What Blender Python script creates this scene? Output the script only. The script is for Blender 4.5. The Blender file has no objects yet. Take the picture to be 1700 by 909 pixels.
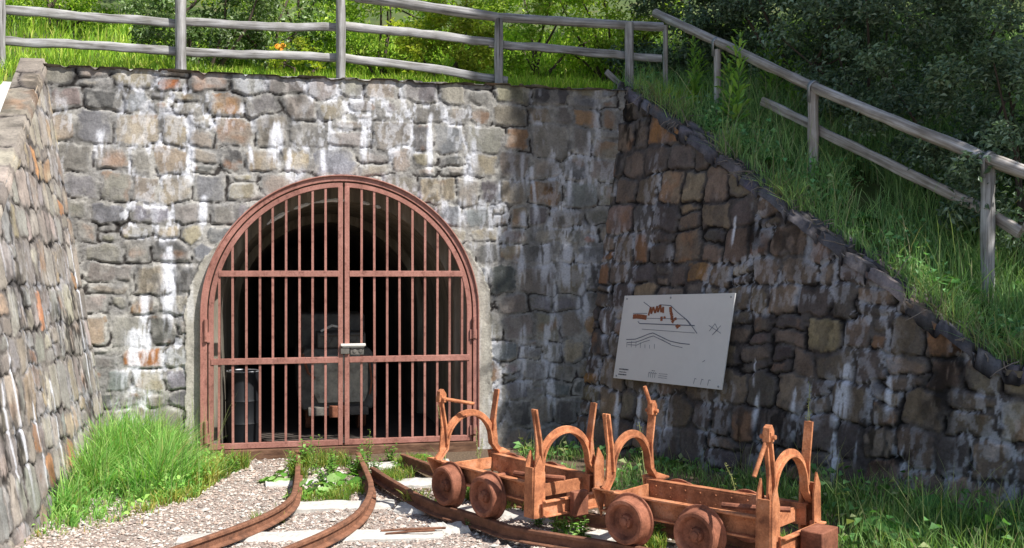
import bpy, math, random
import numpy as np
from mathutils import Vector, Matrix

random.seed(7)
RNG = np.random.default_rng(11)
scene = bpy.context.scene
COL = scene.collection
R = math.radians

# ------------------------------------------------------------------ camera model (used for surveying the photo)
CAM = Vector((0, 0, 1.68)); F = 1700.0; CX = 850.0; CY = 454.5
def ray(px, py): return Vector(((px - CX) / F, 1.0, (CY - py) / F))
def on_plane(px, py, P0, n):
    d = ray(px, py); n = Vector(n)
    return CAM + d * ((Vector(P0) - CAM).dot(n) / d.dot(n))
def on_ground(px, py, h=0.0): return on_plane(px, py, (0, 0, h), (0, 0, 1))

def lin(c):
    c = np.asarray(c, float) / 255.0
    return np.where(c <= .04045, c / 12.92, ((c + .055) / 1.055) ** 2.4)

# ------------------------------------------------------------------ numpy noise
_tab = np.random.default_rng(3).random((256, 256))
def vnoise(x, y, seed=0):
    x = np.asarray(x, float) + seed * 17.31; y = np.asarray(y, float) + seed * 9.77
    xi = np.floor(x).astype(int); yi = np.floor(y).astype(int)
    fx = x - xi; fy = y - yi
    fx = fx * fx * (3 - 2 * fx); fy = fy * fy * (3 - 2 * fy)
    a = _tab[xi & 255, yi & 255]; b = _tab[(xi + 1) & 255, yi & 255]
    c = _tab[xi & 255, (yi + 1) & 255]; d = _tab[(xi + 1) & 255, (yi + 1) & 255]
    return (a * (1 - fx) + b * fx) * (1 - fy) + (c * (1 - fx) + d * fx) * fy
def fbm(x, y, seed=0, o=4):
    s = 0; a = .5; t = 0
    for k in range(o):
        s = s + a * vnoise(x * 2 ** k, y * 2 ** k, seed + k * 3); t += a; a *= .5
    return s / t
def sstep(a, b, x):
    t = np.clip((x - a) / (b - a), 0, 1); return t * t * (3 - 2 * t)

# ------------------------------------------------------------------ objects
def tag(o, label=None, cat=None, group=None, kind=None):
    if label: o['label'] = label
    if cat: o['category'] = cat
    if group: o['group'] = group
    if kind: o['kind'] = kind
    return o
def empty(name, loc, label, cat, group=None):
    o = bpy.data.objects.new(name, None); COL.objects.link(o); o.location = loc
    o.empty_display_size = .2
    return tag(o, label, cat, group)
def wloc(o):
    v = Vector((0, 0, 0))
    while o is not None: v += Vector(o.location); o = o.parent
    return v
def mesh_np(name, V, faces, mat, parent=None, color=None, smooth=True, loc=None):
    """V (N,3) world coordinates, faces = list of int arrays (M,k)."""
    V = np.asarray(V, np.float32)
    org = np.array(wloc(parent) if parent is not None else (loc if loc is not None else (0, 0, 0)), np.float32)
    me = bpy.data.meshes.new(name)
    me.vertices.add(len(V)); me.vertices.foreach_set('co', (V - org).ravel())
    faces = [np.asarray(f, np.int32) for f in faces if len(f)]
    loops = np.concatenate([f.ravel() for f in faces])
    tot = np.concatenate([np.full(len(f), f.shape[1], np.int32) for f in faces])
    start = np.concatenate([[0], np.cumsum(tot)[:-1]]).astype(np.int32)
    me.loops.add(len(loops)); me.loops.foreach_set('vertex_index', loops)
    me.polygons.add(len(tot)); me.polygons.foreach_set('loop_start', start)
    try: me.polygons.foreach_set('loop_total', tot)
    except Exception: pass
    me.update(calc_edges=True); me.validate()
    me.polygons.foreach_set('use_smooth', np.full(len(me.polygons), smooth, bool))
    if color is not None:
        c = np.ones((len(V), 4), np.float32); c[:, :3] = color
        at = me.color_attributes.new('Col', 'FLOAT_COLOR', 'POINT'); at.data.foreach_set('color', c.ravel())
    me.materials.append(mat)
    o = bpy.data.objects.new(name, me); COL.objects.link(o)
    if parent is not None: o.parent = parent
    elif loc is not None: o.location = loc
    return o

class MB:
    """collects simple shapes into one mesh"""
    def __init__(s): s.v = []; s.f = []
    def add(s, vs, fs):
        b = len(s.v); s.v += [tuple(v) for v in vs]; s.f += [tuple(b + i for i in f) for f in fs]
    def box(s, c, X, Y, Z):
        c = Vector(c); X = Vector(X) / 2; Y = Vector(Y) / 2; Z = Vector(Z) / 2
        vs = [c + a * X + b * Y + d * Z for d in (-1, 1) for b in (-1, 1) for a in (-1, 1)]
        fs = [(0, 2, 3, 1), (4, 5, 7, 6), (0, 1, 5, 4), (2, 6, 7, 3), (0, 4, 6, 2), (1, 3, 7, 5)]
        if X.cross(Y).dot(Z) < 0: fs = [f[::-1] for f in fs]
        s.add(vs, fs)
    def prism(s, poly, ext):
        poly = [Vector(p) for p in poly]; e = Vector(ext); n = len(poly)
        nn = Vector((0, 0, 0))
        for i in range(n): nn += poly[i].cross(poly[(i + 1) % n])
        if nn.dot(e) > 0: poly = poly[::-1]
        s.add(poly + [p + e for p in poly],
              [tuple(range(n)), tuple(range(2 * n - 1, n - 1, -1))] + [(i, i + n, (i + 1) % n + n, (i + 1) % n) for i in range(n)])
    def tube(s, pts, r, n=8, cap=True):
        pts = [Vector(p) for p in pts]; m = len(pts)
        rs = r if hasattr(r, '__len__') else [r] * m
        vs = []; up = None
        for i, p in enumerate(pts):
            t = (pts[min(i + 1, m - 1)] - pts[max(i - 1, 0)]).normalized()
            if up is None:
                up = Vector((0, 0, 1)) if abs(t.z) < .9 else Vector((1, 0, 0))
            a = t.cross(up).normalized(); b = a.cross(t).normalized(); up = b
            for k in range(n):
                q = 2 * math.pi * k / n
                vs.append(p + (a * math.cos(q) + b * math.sin(q)) * rs[i])
        fs = [(i * n + k, (i + 1) * n + k, (i + 1) * n + (k + 1) % n, i * n + (k + 1) % n) for i in range(m - 1) for k in range(n)]
        if cap: fs += [tuple(range(n)), tuple(range(m * n - 1, (m - 1) * n - 1, -1))]
        s.add(vs, fs)
    def sweep(s, pts, prof, side=None, cap=True):
        """prof: list of (a,b): a sideways, b up"""
        pts = [Vector(p) for p in pts]; m = len(pts); n = len(prof); vs = []
        for i, p in enumerate(pts):
            t = (pts[min(i + 1, m - 1)] - pts[max(i - 1, 0)]).normalized()
            a = Vector((t.y, -t.x, 0)).normalized(); b = Vector((0, 0, 1))
            vs += [p + a * q[0] + b * q[1] for q in prof]
        fs = [(i * n + k, i * n + (k + 1) % n, (i + 1) * n + (k + 1) % n, (i + 1) * n + k) for i in range(m - 1) for k in range(n)]
        if cap: fs += [tuple(range(n))[::-1], tuple(range((m - 1) * n, m * n))]
        s.add(vs, fs)
    def lathe(s, c, axis, prof, n=28):
        """prof: (distance along axis, radius)"""
        c = Vector(c); ax = Vector(axis).normalized()
        a = ax.orthogonal().normalized(); b = ax.cross(a)
        vs = [c + ax * d + (a * math.cos(2 * math.pi * k / n) + b * math.sin(2 * math.pi * k / n)) * r for d, r in prof for k in range(n)]
        fs = [(i * n + k, i * n + (k + 1) % n, (i + 1) * n + (k + 1) % n, (i + 1) * n + k) for i in range(len(prof) - 1) for k in range(n)]
        s.add(vs, fs)
    def build(s, name, mat, parent=None, loc=None, bevel=0, angle=35):
        org = wloc(parent) if parent is not None else Vector(loc if loc is not None else (0, 0, 0))
        me = bpy.data.meshes.new(name)
        me.from_pydata([tuple(Vector(v) - org) for v in s.v], [], s.f); me.validate(); me.update()
        for p in me.polygons: p.use_smooth = True
        me.set_sharp_from_angle(angle=R(angle))
        me.materials.append(mat)
        o = bpy.data.objects.new(name, me); COL.objects.link(o)
        if parent is not None: o.parent = parent
        elif loc is not None: o.location = loc
        if bevel:
            m = o.modifiers.new('bevel', 'BEVEL'); m.width = bevel; m.segments = 2; m.limit_method = 'ANGLE'; m.angle_limit = R(40)
        return o

# ------------------------------------------------------------------ materials
def newmat(name):
    m = bpy.data.materials.new(name); m.use_nodes = True
    nt = m.node_tree; nt.nodes.clear()
    out = nt.nodes.new('ShaderNodeOutputMaterial')
    return m, nt, out
def N(nt, t, **kw):
    n = nt.nodes.new(t)
    for k, v in kw.items():
        if k in n.inputs: n.inputs[k].default_value = v
        else: setattr(n, k, v)
    return n
def ramp(nt, stops):
    r = nt.nodes.new('ShaderNodeValToRGB')
    while len(r.color_ramp.elements) < len(stops): r.color_ramp.elements.new(.5)
    for e, (p, c) in zip(r.color_ramp.elements, stops):
        e.position = p; e.color = (*c, 1)
    return r
def mixc(nt, fac, a, b, mode='MIX'):
    n = nt.nodes.new('ShaderNodeMix'); n.data_type = 'RGBA'; n.blend_type = mode
    for s, v in ((n.inputs[0], fac), (n.inputs[6], a), (n.inputs[7], b)):
        if hasattr(v, 'is_output') or isinstance(v, bpy.types.NodeSocket): nt.links.new(v, s)
        elif isinstance(v, (int, float)): s.default_value = v
        else: s.default_value = (*v, 1)
    return n.outputs[2]
def L3(c): return tuple(float(x) for x in lin(c))

def stone_mat(name):
    m, nt, out = newmat(name)
    at = N(nt, 'ShaderNodeAttribute', attribute_name='Col')
    tc = N(nt, 'ShaderNodeTexCoord')
    n1 = N(nt, 'ShaderNodeTexNoise', Scale=55.0, Detail=6.0, Roughness=.7); nt.links.new(tc.outputs['Object'], n1.inputs['Vector'])
    n2 = N(nt, 'ShaderNodeTexNoise', Scale=170.0, Detail=3.0); nt.links.new(tc.outputs['Object'], n2.inputs['Vector'])
    r1 = ramp(nt, [(.25, (.62, .62, .63)), (.5, (1, 1, 1)), (.78, (1.25, 1.23, 1.2))]); nt.links.new(n1.outputs['Fac'], r1.inputs['Fac'])
    c = mixc(nt, 1.0, at.outputs['Color'], r1.outputs['Color'], 'MULTIPLY')
    b1 = N(nt, 'ShaderNodeBump', Strength=.55, Distance=.012); nt.links.new(n1.outputs['Fac'], b1.inputs['Height'])
    b2 = N(nt, 'ShaderNodeBump', Strength=.35, Distance=.004); nt.links.new(n2.outputs['Fac'], b2.inputs['Height']); nt.links.new(b1.outputs['Normal'], b2.inputs['Normal'])
    p = N(nt, 'ShaderNodeBsdfPrincipled', Roughness=.92); p.inputs['Specular IOR Level'].default_value = .2
    nt.links.new(c, p.inputs['Base Color']); nt.links.new(b2.outputs['Normal'], p.inputs['Normal'])
    nt.links.new(p.outputs[0], out.inputs[0]); return m

def rust_mat(name, stops, scale=9, rough=.8, bump=.35, streak=True, metallic=.0, patch=.5, vary=.75):
    m, nt, out = newmat(name)
    tc = N(nt, 'ShaderNodeTexCoord')
    mp = N(nt, 'ShaderNodeMapping'); mp.inputs['Scale'].default_value = (1, 1, .35 if streak else 1)
    nt.links.new(tc.outputs['Object'], mp.inputs['Vector'])
    n1 = N(nt, 'ShaderNodeTexNoise', Scale=float(scale), Detail=8.0, Roughness=.68); nt.links.new(mp.outputs[0], n1.inputs['Vector'])
    n2 = N(nt, 'ShaderNodeTexNoise', Scale=float(scale * 14), Detail=4.0); nt.links.new(tc.outputs['Object'], n2.inputs['Vector'])
    r1 = ramp(nt, stops); nt.links.new(n1.outputs['Fac'], r1.inputs['Fac'])
    r2 = ramp(nt, [(.3, (.82, .8, .78)), (.65, (1.06, 1.06, 1.06))]); nt.links.new(n2.outputs['Fac'], r2.inputs['Fac'])
    c = mixc(nt, 1.0, r1.outputs['Color'], r2.outputs['Color'], 'MULTIPLY')
    n4 = N(nt, 'ShaderNodeTexNoise', Scale=float(scale) * 3.2, Detail=7.0, Roughness=.72); nt.links.new(tc.outputs['Object'], n4.inputs['Vector'])
    r4 = ramp(nt, [(.36, (.42, .36, .34)), (.46, (.95, .93, .92)), (.62, (1.0, 1.0, 1.0)), (.72, (1.3, 1.25, 1.22))]); nt.links.new(n4.outputs['Fac'], r4.inputs['Fac'])
    c = mixc(nt, patch, c, r4.outputs['Color'], 'MULTIPLY')
    oi = N(nt, 'ShaderNodeObjectInfo'); rv = ramp(nt, [(0, (.66, .62, .60)), (.5, (.95, .93, .92)), (1, (1.12, 1.08, 1.04))]); nt.links.new(oi.outputs['Random'], rv.inputs['Fac'])
    c = mixc(nt, vary, c, rv.outputs['Color'], 'MULTIPLY')
    b = N(nt, 'ShaderNodeBump', Strength=bump, Distance=.004); nt.links.new(n2.outputs['Fac'], b.inputs['Height'])
    p = N(nt, 'ShaderNodeBsdfPrincipled', Roughness=rough, Metallic=metallic); p.inputs['Specular IOR Level'].default_value = .3
    nt.links.new(c, p.inputs['Base Color']); nt.links.new(b.outputs[0], p.inputs['Normal'])
    nt.links.new(p.outputs[0], out.inputs[0]); return m

def leaf_mat(name, trans=.35, rough=.5, spec=.3):
    m, nt, out = newmat(name)
    at = N(nt, 'ShaderNodeAttribute', attribute_name='Col')
    p = N(nt, 'ShaderNodeBsdfPrincipled', Roughness=rough); p.inputs['Specular IOR Level'].default_value = spec
    nt.links.new(at.outputs['Color'], p.inputs['Base Color'])
    t = N(nt, 'ShaderNodeBsdfTranslucent')
    c = mixc(nt, 1.0, at.outputs['Color'], (1.15, 1.25, .55), 'MULTIPLY'); nt.links.new(c, t.inputs['Color'])
    mx = N(nt, 'ShaderNodeMixShader'); mx.inputs[0].default_value = trans
    nt.links.new(p.outputs[0], mx.inputs[1]); nt.links.new(t.outputs[0], mx.inputs[2])
    nt.links.new(mx.outputs[0], out.inputs[0]); return m

def wood_mat(name, stops):
    """grain runs along the object's own X axis"""
    m, nt, out = newmat(name)
    tc = N(nt, 'ShaderNodeTexCoord'); oi = N(nt, 'ShaderNodeObjectInfo')
    mp = N(nt, 'ShaderNodeMapping'); mp.inputs['Scale'].default_value = (1.6, 34, 34); nt.links.new(tc.outputs['Object'], mp.inputs['Vector'])
    nt.links.new(oi.outputs['Location'], mp.inputs['Location'])
    n1 = N(nt, 'ShaderNodeTexNoise', Scale=1.0, Detail=6.0, Roughness=.65); nt.links.new(mp.outputs[0], n1.inputs['Vector'])
    n3 = N(nt, 'ShaderNodeTexNoise', Scale=5.0, Detail=4.0); nt.links.new(tc.outputs['Object'], n3.inputs['Vector'])
    r1 = ramp(nt, stops); nt.links.new(n1.outputs['Fac'], r1.inputs['Fac'])
    r3 = ramp(nt, [(.3, (.7, .68, .64)), (.6, (1.08, 1.08, 1.1))]); nt.links.new(n3.outputs['Fac'], r3.inputs['Fac'])
    c = mixc(nt, 1.0, r1.outputs['Color'], r3.outputs['Color'], 'MULTIPLY')
    b = N(nt, 'ShaderNodeBump', Strength=.6, Distance=.006); nt.links.new(n1.outputs['Fac'], b.inputs['Height'])
    p = N(nt, 'ShaderNodeBsdfPrincipled', Roughness=.85); p.inputs['Specular IOR Level'].default_value = .2
    nt.links.new(c, p.inputs['Base Color']); nt.links.new(b.outputs[0], p.inputs['Normal'])
    nt.links.new(p.outputs[0], out.inputs[0]); return m

def flat_mat(name, c, rough=.7, metallic=0., noise=.0, scale=20):
    m, nt, out = newmat(name)
    p = N(nt, 'ShaderNodeBsdfPrincipled', Roughness=rough, Metallic=metallic)
    p.inputs['Base Color'].default_value = (*L3(c), 1)
    if noise:
        tc = N(nt, 'ShaderNodeTexCoord')
        n1 = N(nt, 'ShaderNodeTexNoise', Scale=float(scale), Detail=7.0, Roughness=.65); nt.links.new(tc.outputs['Object'], n1.inputs['Vector'])
        k = L3(c)
        r1 = ramp(nt, [(.28, tuple(x * (1 - noise) for x in k)), (.7, tuple(min(1, x * (1 + noise)) for x in k))]); nt.links.new(n1.outputs['Fac'], r1.inputs['Fac'])
        nt.links.new(r1.outputs['Color'], p.inputs['Base Color'])
        b = N(nt, 'ShaderNodeBump', Strength=.3, Distance=.006); nt.links.new(n1.outputs['Fac'], b.inputs['Height']); nt.links.new(b.outputs[0], p.inputs['Normal'])
    nt.links.new(p.outputs[0], out.inputs[0]); return m

M_STONE = stone_mat('masonry')
M_LEAF = leaf_mat('leaf'); M_GRASS = leaf_mat('grass', .4, .55, .25)
M_DARKLEAF = leaf_mat('dark_leaf', .25, .45, .35)
M_RUST = rust_mat('rust', [(.27, L3((104, 66, 48))), (.42, L3((164, 106, 74))), (.54, L3((200, 134, 94))), (.72, L3((214, 160, 128)))], 7, bump=.5, streak=False)
M_RUSTD = rust_mat('wheel_rust', [(.28, L3((76, 50, 40))), (.45, L3((134, 86, 66))), (.6, L3((164, 108, 84))), (.78, L3((188, 138, 116)))], 7, streak=False)
M_RAIL = rust_mat('rail_rust', [(.28, L3((78, 58, 48))), (.5, L3((128, 90, 70))), (.7, L3((156, 112, 88)))], 12, streak=False, patch=.35)
M_GATE = rust_mat('red_oxide_paint', [(.25, L3((122, 84, 75))), (.45, L3((154, 108, 97))), (.62, L3((170, 122, 111))), (.82, L3((188, 148, 136)))], 5, rough=.6, bump=.2, patch=.7, vary=.35)
M_WOOD = wood_mat('weathered_timber', [(.30, L3((52, 49, 47))), (.40, L3((120, 118, 116))), (.54, L3((158, 157, 156))), (.70, L3((196, 195, 192)))])
M_POLE = wood_mat('brown_timber', [(.28, L3((104, 96, 90))), (.5, L3((164, 156, 148))), (.72, L3((212, 210, 208)))])
M_SLEEPER = flat_mat('pale_sleeper', (188, 184, 176), .9, 0, .28, 30)
M_BEAM = wood_mat('threshold_timber', [(.3, L3((70, 50, 40))), (.55, L3((112, 84, 66))), (.75, L3((140, 112, 92)))])
M_STRAP = flat_mat('galvanised_strap', (150, 152, 156), .5, .5, .15, 30)
M_DARKSTEEL = flat_mat('grey_steel', (98, 94, 88), .7, .05, .55, 11)
M_LOCOPALE = flat_mat('pale_plate', (166, 160, 146), .75, 0, .6, 11)
M_STEELBRIGHT = flat_mat('bright_steel', (215, 212, 205), .5, .0, .1, 30)
M_BARREL = flat_mat('barrel_blue', (14, 17, 22), .6, 0, .3, 12)
M_STEM = flat_mat('stem', (90, 110, 50), .7, 0, .2, 30)
M_TWIG = flat_mat('dry_root', (122, 112, 104), .9, 0, .3, 40)
M_BARK = flat_mat('bark', (78, 66, 56), .95, 0, .35, 14)
M_WHITE = flat_mat('white_strip', (232, 232, 228), .8, 0, .12, 30)

# ------------------------------------------------------------------ masonry as a relief
def stone_field(U, V, seed, rowh, wr, p=3.4, warp=.03, split=.22, rot=0.0):
    rng = np.random.default_rng(seed)
    U0, V0 = U, V
    if rot:
        c, s = math.cos(rot), math.sin(rot); U0, V0 = U * c + V * s, -U * s + V * c
    Uw = U0 + (fbm(U0 * 5, V0 * 5, seed, 3) - .5) * warp * 3 + (fbm(U0 * 22, V0 * 22, seed + 5, 2) - .5) * warp * .9
    Vw = V0 + (fbm(U0 * 4, V0 * 4, seed + 9, 3) - .5) * warp * 3.4 + (fbm(U0 * 22, V0 * 22, seed + 14, 2) - .5) * warp * .9
    u0, u1, v0, v1 = Uw.min() - .2, Uw.max() + .2, Vw.min() - .1, Vw.max() + .1
    S = []; y = v0
    while y < v1:
        h = rowh * rng.uniform(.72, 1.32); x = u0 - rng.uniform(0, .3)
        while x < u1:
            w = rng.uniform(*wr) * (.8 + .4 * h / rowh)
            if rng.random() < split and w > .13:
                k = rng.uniform(.35, .65)
                S.append((x + w / 2, y + h * k / 2, w / 2, h * k / 2)); S.append((x + w / 2, y + h * (1 + k) / 2, w / 2, h * (1 - k) / 2))
            else:
                S.append((x + w / 2 + rng.normal(0, .008), y + h / 2 + rng.normal(0, .015), w / 2 * rng.uniform(.85, 1.1), h / 2 * rng.uniform(.85, 1.15)))
            x += w
        y += h
    S = np.array(S); n = len(S)
    F1 = np.full(U.shape, 9.); F2 = np.full(U.shape, 9.); ID = np.zeros(U.shape, int)
    du = abs(U[0, 1] - U[0, 0]); 
    rots = rng.normal(0, .09, n); skew = rng.normal(0, .12, n)
    for i, (cx, cy, sx, sy) in enumerate(S):
        # window in grid indices (grid is regular before warp/rotation)
        if rot: sel = np.nonzero((np.abs(Uw - cx) < 2.4 * sx + .03) & (np.abs(Vw - cy) < 2.4 * sy + .03))
        else:
            a = np.searchsorted(U[0], cx - 2.4 * sx - .12); b = np.searchsorted(U[0], cx + 2.4 * sx + .12)
            c_ = np.searchsorted(V[:, 0], cy - 2.4 * sy - .12); d_ = np.searchsorted(V[:, 0], cy + 2.4 * sy + .12)
            if a >= b or c_ >= d_: continue
            sel = (slice(c_, d_), slice(a, b))
        ax = Uw[sel] - cx; ay = Vw[sel] - cy; cr_, sr_ = math.cos(rots[i]), math.sin(rots[i])
        bx_ = ax * cr_ + ay * sr_; by_ = -ax * sr_ + ay * cr_ + skew[i] * ax
        bx_ = bx_ * (1 + .9 * skew[i - 1] * by_ / sy * .6)
        d = ((np.abs(bx_) / sx) ** p + (np.abs(by_) / sy) ** p) ** (1 / p)
        f1 = F1[sel]; f2 = F2[sel]; idd = ID[sel]
        near = d < f1
        F2[sel] = np.where(near, f1, np.minimum(f2, d)); ID[sel] = np.where(near, i, idd); F1[sel] = np.where(near, d, f1)
    size = np.minimum(S[:, 2], S[:, 3])[ID]
    e = np.clip(F2 - F1, 0, 3) * .5 * size
    return e, ID, Uw - S[ID, 0], Vw - S[ID, 1], n, rng

def relief(U, V, seed, rowh, wr, pal, mort, mort2, jw=.011, depth=.022, prot=.03, white=None, rot=0., dark=.25, mottle=.35, split=.22, warp=.03, wstr=1.0, tilt=.04, rough=1.0, p=5.0, crack=.02, ckc=(34, 31, 30)):
    e, ID, du, dv, n, rng = stone_field(U, V, seed, rowh, wr, split=split, rot=rot, warp=warp, p=p)
    nz = fbm(U * 9, V * 9, seed + 21, 3); nf = fbm(U * 45, V * 45, seed + 31, 3)
    joint = jw * (.35 + 1.5 * nz)
    prof = sstep(0.0, .009, e - joint)
    dome = sstep(0, .05, e)
    pr = rng.uniform(0, prot, n); tx = rng.normal(0, tilt, n); ty = rng.normal(0, tilt, n)
    sunk = rng.random(n) < .12; pr[sunk] *= .1
    disp = prof * (depth * .5 + pr[ID] + .35 * pr[ID] * dome + tx[ID] * du + ty[ID] * dv + ((fbm(U * 14, V * 14, seed + 41, 3) - .5) * .018 + (nf - .5) * .008) * rough)
    disp += (1 - prof) * ((nf - .5) * .014 + (nz - .5) * .02 - depth * .5)
    crk = sstep(.011, .004, e) * sstep(.48, .56, fbm(U * 6, V * 6, seed + 51, 3) + .10 * np.sign(-dv) * sstep(0, .04, np.abs(dv)) - .04)  # open joints, mostly under stones
    disp -= crk * crack
    keys = np.array([lin(c) for c, w in pal]); wts = np.array([w for c, w in pal], float); wts /= wts.sum()
    pick = rng.choice(len(pal), n, p=wts)
    sc = keys[pick] * rng.uniform(.78, 1.2, (n, 1)) * (1 + rng.normal(0, .03, (n, 3)))
    col = sc[ID]
    str_ = fbm(U * 30, V * 5, seed + 61, 3); blot = fbm(U * 11, V * 8, seed + 71, 4)
    col = col * (1 + mottle * ((blot - .5) * 2.0 + (str_ - .5) * .8 + (nf - .5) * .6))[..., None]
    # rusty blush inside some stones
    blush = (rng.random(n) < .22)[ID] * sstep(.5, .7, fbm(U * 6, V * 6, seed + 75, 3))
    col = col * (1 - .5 * blush[..., None]) + .5 * blush[..., None] * lin((150, 112, 84))
    mm = sstep(.35, .65, fbm(U * 6, V * 6, seed + 81, 4))[..., None]
    mc = lin(mort) * (1 - mm) + lin(mort2) * mm
    mc = mc * (1 + .5 * (nf - .5))[..., None]
    # mortar smeared over stone edges
    smear = np.clip((1 - prof) + .8 * sstep(.045, .0, e - joint * .8) * sstep(.46, .52, fbm(U * 13, V * 13, seed + 91, 3)) + .4 * sstep(.54, .6, fbm(U * 8, V * 5, seed + 93, 4)), 0, 1)[..., None]
    col = col * (1 - smear) + mc * smear
    ck = np.clip(crk + dark * (1 - prof) * sstep(.5, .7, fbm(U * 17, V * 17, seed + 95, 3)), 0, 1)[..., None]
    col = col * (1 - ck) + lin(ckc) * ck
    # grime
    gr = sstep(.52, .75, fbm(U * 2.2, V * 1.3, seed + 101, 4)) * sstep(.4, .6, fbm(U * 20, V * 9, seed + 105, 3))
    col = col * (1 - dark * 1.6 * gr[..., None])
    if white is not None:
        wm = np.zeros(U.shape)
        for (u, v, L, w, a) in white:
            wig = (fbm(V * 2.5, V * 0 + u * 7, seed + 111, 2) - .5) * .08
            g = np.exp(-((U - u - wig) / (w * (.6 + .5 * sstep(0, L, v - V)))) ** 2)
            wm = np.maximum(wm, a * g * sstep(-.02, .05, v - V) * sstep(L, L * .45, v - V))
        wn = fbm(U * 34, V * 7, seed + 121, 5)
        wm = np.clip(wm * (.5 + 1.2 * wn) * sstep(.46, .66, wn + wm * .28) * (1 - .5 * crk), 0, .78)
        wb = sstep(.52, .64, fbm(U * 3.0, V * 2.2, seed + 131, 3)) * sstep(.47, .56, fbm(U * 30, V * 13, seed + 135, 5)) * (.45 + .55 * sstep(.045, 0, e)) * .8 * wstr
        wm = np.maximum(wm, wb)[..., None]
        col = col * (1 - wm) + lin((226, 228, 236)) * wm
    return disp, np.clip(col, .01, .9), e

def grid_faces(nv, nu, keep=None):
    i = np.arange(nv * nu).reshape(nv, nu)
    q = np.stack([i[:-1, :-1], i[:-1, 1:], i[1:, 1:], i[1:, :-1]], -1).reshape(-1, 4)
    return q if keep is None else q[keep.ravel()]
def cellmean(a): return (a[:-1, :-1] + a[1:, :-1] + a[:-1, 1:] + a[1:, 1:]) / 4
def compact(V, q, c):
    u, inv = np.unique(q.ravel(), return_inverse=True)
    return V[u], inv.reshape(q.shape), c[u]

# ---- wall planes (surveyed)
G = np.array([-1.58, 9.6]); D = np.array([.9744, .2250]); NF = np.array([.2250, -.9744])      # headwall: D along, NF towards the yard
def hw(t, w, h): p = G + D * t + NF * w; return Vector((p[0], p[1], h))
RB = np.array([.625, 10.11]); RD = np.array([.590, -.8074]); RN = np.array([-.8074, -.590]); RBAT = .139
LB = np.array([-3.567, 9.141]); LD = np.array([.173, -.985]); LN = np.array([.985, .173]); LBAT = .161
GR = 1.25; GS = 1.32       # opening radius, springing height
HT = 3.52

white_h = []
rw = np.random.default_rng(5)
for k in range(26):
    white_h.append((rw.uniform(-2.6, 2.8), rw.uniform(.7, 3.4), rw.uniform(.15, .8), rw.uniform(.015, .075), rw.uniform(.4, .9)))
for u, v, L, w, a in [(-1.55, 1.95, .9, .07, .95), (-1.75, 1.5, .8, .06, .9), (-1.4, 2.9, .5, .06, .9), (-1.25, 2.4, .4, .05, .9), (-1.85, 1.2, .7, .11, 1),
                      (1.7, 2.3, .9, .05, .9), (1.85, 2.75, .8, .03, .8), (2.15, 2.0, .6, .08, 1), (1.95, 2.0, .5, .09, .9), (2.3, 1.9, .9, .04, .9),
                      (2.0, 1.2, 1.1, .07, .95), (1.75, 1.2, .9, .05, .8), (2.2, 2.9, .7, .03, .8), (1.5, 2.6, .9, .03, .8), (2.35, 1.6, .5, .05, .9), (1.2, 2.85, .4, .06, .9),
                      (.2, 3.1, .5, .05, .7), (-.6, 3.1, .5, .08, .9), (.95, 2.2, .5, .06, .7)]:
    white_h.append((u, v, L, w, a))
PAL_H = [((138, 133, 126), 6), ((149, 141, 130), 4), ((127, 127, 129), 4), ((154, 143, 125), 3), ((115, 112, 109), 2.5), ((160, 132, 104), 1.0), ((168, 112, 74), .35), ((100, 98, 97), 1.2)]

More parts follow.
